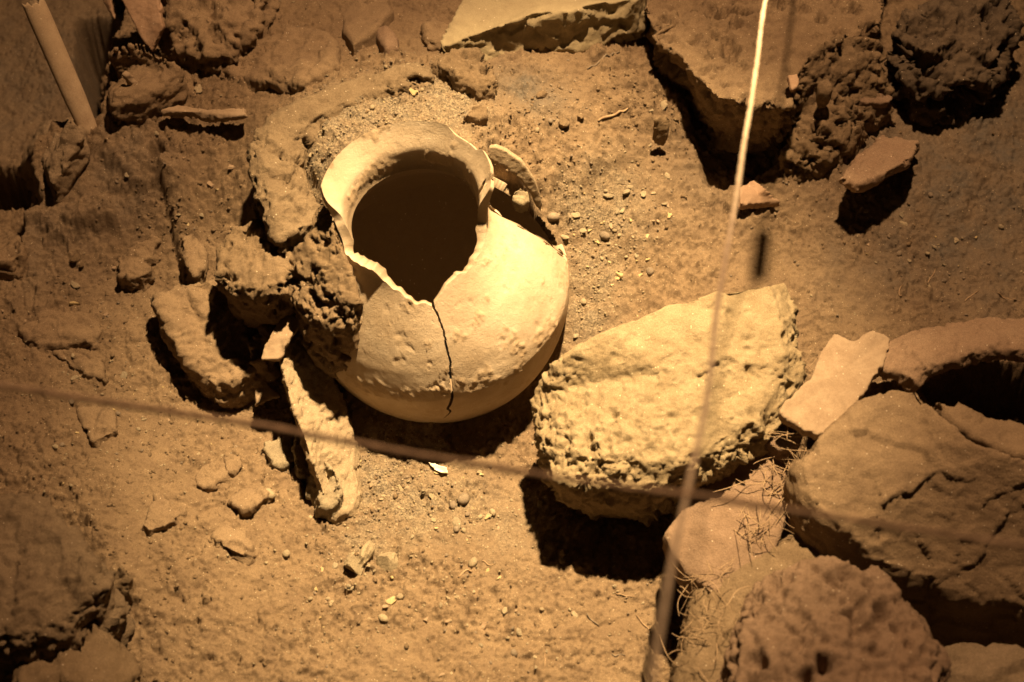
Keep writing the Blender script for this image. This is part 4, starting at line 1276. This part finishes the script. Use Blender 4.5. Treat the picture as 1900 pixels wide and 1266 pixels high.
ZONES = [   # centre px, spread px, counts, phrase
    ((1140, 405), (75, 40), dict(pebble=5, flake=18, chip=14), 'in the gravel right of the jar mouth', 'pebbles and flakes in the gravel right of the jar'),
    ((1130, 520), (55, 60), dict(pebble=3, flake=12, chip=8), 'on the ground between jar and porous block', 'bits between the jar and the porous block'),
    ((830, 940), (150, 55), dict(pebble=10, flake=22, chip=14), 'on the bright ground below the jar shadow', 'bits on the bright ground below the jar'),
    ((900, 1130), (190, 80), dict(pebble=8, flake=14, chip=18), 'on the open ground at the bottom centre', 'bits on the open ground at bottom centre'),
    ((620, 1080), (90, 60), dict(pebble=4, flake=10, chip=10), 'near the three angular stones', 'bits near the three angular stones'),
    ((240, 790), (130, 70), dict(pebble=6, flake=14, chip=8), 'near the long cord at the left', 'bits near the cord at left'),
    ((180, 560), (120, 80), dict(flake=8, chip=6, crumb=4), 'on the slope at the left edge', 'bits on the slope at left'),
    ((720, 170), (130, 40), dict(pebble=6, flake=6, chip=4), 'on the grit behind the jar mouth', 'bits on the grit behind the jar'),
    ((1200, 230), (60, 40), dict(crumb=12, chip=5), 'among the crumbs left of the hollow', 'crumbs left of the hollow'),
    ((1010, 230), (60, 60), dict(crumb=8, pebble=4), 'on the slope right of the clay ring', 'bits on the slope right of the ring'),
    ((1700, 460), (140, 70), dict(pebble=6, chip=10, flake=5), 'on the dark ground at the right', 'bits on the dark ground at right'),
    ((350, 180), (120, 60), dict(chip=10, crumb=6), 'among the stones at the upper left', 'bits among the upper left stones'),
    ((380, 330), (70, 70), dict(flake=6, chip=5), 'left of the clay ring', 'bits left of the clay ring')]
ADJ = dict(pebble='rounded pebble', chip='angular stone chip', flake='thin flake', crumb='crumb of earth')
for (zx, zy), (sx, sy), cnt, phrase, grp in ZONES:
    for nm, k in cnt.items():
        for _ in range(k):
            px, py = zx + rng.normal() * sx * .8, zy + rng.normal() * sy * .8
            p = hit(px, py)
            t, s, r = jar_coords(p[None])
            if r[0] < jar_r(np.clip(s[0], 0, S_END)) + .01 and s[0] > -.02: continue
            me = PROTO[nm][rng.integers(len(PROTO[nm]))]
            o = bpy.data.objects.new(nm, me); COL.objects.link(o)
            sz = np.clip(rng.lognormal(math.log(.0062), .42), .0038, .0150)
            if nm == 'flake': sz *= 1.15
            o.scale = (sz, sz, sz)
            o.location = (p[0], p[1], float(gz(p[0], p[1])) + sz * (.06 if nm == 'flake' else .15))
            o.rotation_euler = (rng.normal() * .22, rng.normal() * .22, rng.uniform(0, 6.3))
            big_ = 'larger ' if sz > .0078 else 'little '
            tone = {'pebble_tan': 'tan ', 'pebble_dark': 'dark ', 'greyish_stone': 'greyish ', 'flake_ochre': 'ochre ', 'fired_clay': 'pinkish ', 'clod_earth': 'brown '}[me.materials[0].name]
            tag(o, big_ + tone + ADJ[nm] + ' ' + phrase, nm if nm != 'crumb' else 'clod', grp + ' (' + nm + ')')


def scatter(name, label, cat, mat, N, zones, smin, smax, flat=.7, seed=5):
    r_ = np.random.default_rng(seed)
    bm = bmesh.new(); bmesh.ops.create_icosphere(bm, subdivisions=1, radius=1)
    bm.verts.ensure_lookup_table()
    v0 = np.array([v.co[:] for v in bm.verts]); f0 = np.array([[v.index for v in f.verts] for f in bm.faces]); bm.free()
    wts = np.array([z[4] for z in zones], float); wts /= wts.sum()
    zi = r_.choice(len(zones), N, p=wts)
    zc = np.array([P(z[0], z[1], z[2])[:2] for z in zones]); zr = np.array([z[3] for z in zones])
    xy = zc[zi] + r_.normal(size=(N, 2)) * zr[zi][:, None]
    ok = (np.abs(xy[:, 0]) < 1.4) & (xy[:, 1] > -.84) & (xy[:, 1] < 1.27)
    xy = xy[ok]; N = len(xy)
    z = gz(xy[:, 0], xy[:, 1])
    t, s, r = jar_coords(np.column_stack([xy, z]))
    ok = ~((s > -.02) & (r < jar_r(np.clip(s, 0, S_END)) + .004)); xy = xy[ok]; z = z[ok]; N = len(xy)
    sz = smin * (smax / smin) ** (r_.random(N) ** 2.2)
    sc = sz[:, None] * np.column_stack([np.ones(N), r_.uniform(.6, 1, N), r_.uniform(.35, 1, N) * flat])
    a = r_.uniform(0, 6.28, N)
    v = v0[None] * (1 + .35 * r_.normal(size=(N, len(v0), 1)) * .6)
    v = v * sc[:, None]
    ca, sa = np.cos(a)[:, None], np.sin(a)[:, None]
    tx = r_.normal(size=(N, 1)) * .3
    vx = v[..., 0] * ca - v[..., 1] * sa; vy = v[..., 0] * sa + v[..., 1] * ca; vz = v[..., 2] + vx * tx
    co = np.stack([vx + xy[:, :1], vy + xy[:, 1:], vz + (z + sz * .05)[:, None]], -1).reshape(-1, 3)
    f = (f0[None] + (np.arange(N) * len(v0))[:, None, None]).reshape(-1, 3)
    me = np_mesh(name, co, None, f, smooth=False)
    o = link(name, me, mat)
    return tag(o, label, cat, kind='stuff')


scatter('gravel', 'fine grey-brown grit strewn around the jar and over the ground', 'gravel', PEB1, 4200,
        [(640, 200, .28, .07, 1), (760, 165, .3, .09, 1.2), (590, 270, .26, .05, .6), (1110, 420, .06, .07, 1.2), (1100, 530, .0, .05, .8), (720, 900, -.17, .07, 1), (850, 930, -.17, .1, 1.0),
         (900, 1100, -.17, .2, 1.0), (250, 780, -.1, .15, .8), (650, 1050, -.17, .1, .6), (1700, 450, 0, .2, .6), (500, 300, .15, .5, .8), (1000, 700, 0, .5, .6)], .0014, .0042)
scatter('dark_gravel', 'dark specks of grit scattered over the ground', 'gravel', PEB2, 3200,
        [(640, 200, .28, .07, 1), (760, 165, .3, .09, 1.2), (1010, 190, .21, .05, .6), (1110, 420, .06, .07, 1), (720, 900, -.17, .07, 1), (900, 1050, -.17, .2, .7),
         (1750, 420, 0, .2, 1.0), (300, 500, 0, .3, .8), (500, 300, .15, .5, .8)], .0014, .0045)
scatter('soil_crumbs', 'loose crumbs of brown soil lying all over the dig', 'soil', CLOD, 8500,
        [(950, 260, .2, .06, .7), (1200, 220, .16, .07, 1), (1540, 250, .12, .1, 1), (340, 420, .04, .07, .7), (230, 1120, -.12, .1, .6), (1280, 1150, -.17, .06, .5),
         (500, 400, .1, .5, 2.5), (1200, 500, 0, .6, 3.0), (500, 1000, -.12, .35, 3.0), (250, 700, -.06, .25, 2.0), (560, 450, .1, .06, .5), (400, 130, .18, .15, 1)], .0012, .0058)


# ------------------------------------------------------------------ twigs and straw
def tube_mesh(name, polylines, rads, n=5):
    cos, qs, off = [], [], 0
    for pts, r in zip(polylines, rads):
        pts = np.asarray(pts); m_ = len(pts)
        tan = np.gradient(pts, axis=0); tan /= np.linalg.norm(tan, axis=1)[:, None] + 1e-9
        s1 = np.cross(tan, [.13, .2, 1]); s1 /= np.linalg.norm(s1, axis=1)[:, None] + 1e-9; s2 = np.cross(s1, tan)
        ph = np.linspace(0, 2 * np.pi, n, endpoint=False)
        rr = r * np.interp(np.linspace(0, 1, m_), [0, .15, .8, 1], [.6, 1, .85, .35])
        co = pts[:, None] + rr[:, None, None] * (np.cos(ph)[None, :, None] * s1[:, None] + np.sin(ph)[None, :, None] * s2[:, None])
        i = np.arange(m_ * n).reshape(m_, n) + off
        qs.append(np.stack([i[:-1], np.roll(i[:-1], -1, 1), np.roll(i[1:], -1, 1), i[1:]], -1).reshape(-1, 4))
        cos.append(co.reshape(-1, 3)); off += m_ * n
    return np_mesh(name, np.concatenate(cos), np.concatenate(qs))


def wavy(a, b_, bend, m_=12, seed=0):
    r_ = np.random.default_rng(seed)
    t = np.linspace(0, 1, m_)[:, None]
    o1, o2 = r_.normal(size=3) * bend, r_.normal(size=3) * bend * .5
    return a + (b_ - a) * t + np.sin(t * np.pi) * o1 + np.sin(t * 2 * np.pi) * o2


def tuft(name, label, zones, N, lmin, lmax, lift, seed):
    r_ = np.random.default_rng(seed)
    pl, rd = [], []
    for k in range(N):
        px, py, z, sp = zones[r_.integers(len(zones))]
        c = P(px, py, z) + r_.normal(size=3) * np.array([sp, sp, lift])
        d = r_.normal(size=3) * np.array([1, 1, .35]); d /= np.linalg.norm(d)
        L_ = r_.uniform(lmin, lmax)
        pl.append(wavy(c - d * L_ / 2, c + d * L_ / 2, L_ * .07, seed=int(r_.integers(1e6)))); rd.append(r_.uniform(.0005, .0011))
    me = tube_mesh(name, pl, rd)
    o = link(name, me, STRAW, origin=base_of(me))
    return tag(o, label, 'straw', kind='stuff')


tuft('straw_tangle', 'tangle of dry straw and roots between the sloping slab and boulder',
     [(1440, 900, .0, .022), (1420, 950, -.01, .025), (1400, 990, -.015, .02), (1460, 860, .01, .015), (1480, 940, .0, .015)], 70, .03, .10, .010, 31)
tuft('root_tangle', 'thin roots hanging at the left of the pitted boulder',
     [(1290, 1090, -.05, .02), (1300, 1140, -.04, .025), (1330, 1080, -.03, .02), (1270, 1180, -.07, .02), (1350, 1150, .0, .02), (1300, 1220, -.03, .03)], 60, .02, .075, .016, 32)
tuft('straw_bits', 'few dry stalks between the porous block and the pale sherd',
     [(1500, 680, .03, .012), (1490, 720, .05, .012), (1450, 800, .06, .015), (1480, 830, .06, .015)], 26, .03, .08, .012, 33)

TW = [((1090, 130), (1150, 98), .0022, 'bent dark twig above the slope right of the clay ring'),
      ((1110, 228), (1165, 205), .003, 'thick twig lying at the foot of the crumbs'),
      ((1090, 1140), (1110, 1162), .0016, 'curved dark twig on the open ground below the block shadow'),
      ((1180, 1142), (1202, 1170), .0016, 'thin twig near the lower end of the upright cord'),
      ((1135, 1214), (1160, 1218), .0018, 'short dark twig at the bottom, left of the cord'),
      ((895, 1042), (920, 1046), .0012, 'short thin stalk on the bright ground'),
      ((1720, 530), (1735, 500), .0015, 'pale stalk on the dark ground at right'),
      ((1790, 560), (1815, 540), .0015, 'long pale stalk on the dark ground above the crust strip'),
      ((1672, 550), (1675, 530), .0018, 'stubby stalk on the dark ground near the pale sherd'),
      ((1850, 545), (1885, 560), .0015, 'stalk lying at the right edge'),
      ((1140, 1100), (1176, 1108), .0014, 'thin twig at the lower tip of the block shadow'),
      ((850, 1072), (876, 1062), .002, 'ochre sliver on the open ground'),
      ((1010, 1240), (1012, 1210), .0012, 'upright pale stalk at the bottom centre')]
for k, (a, b_, r, lb) in enumerate(TW):
    pa, pb = hit(*a), hit(*b_)
    pts = wavy(pa, pb, .004, 10, k); pts[:, 2] = gz(pts[:, 0], pts[:, 1]) + r * 1.1
    me = tube_mesh('twig', [pts], [r], 6)
    o = link('twig', me, STRAW if k not in (0, 2, 4) else PEB2, origin=pts[0])
    tag(o, lb, 'twig')
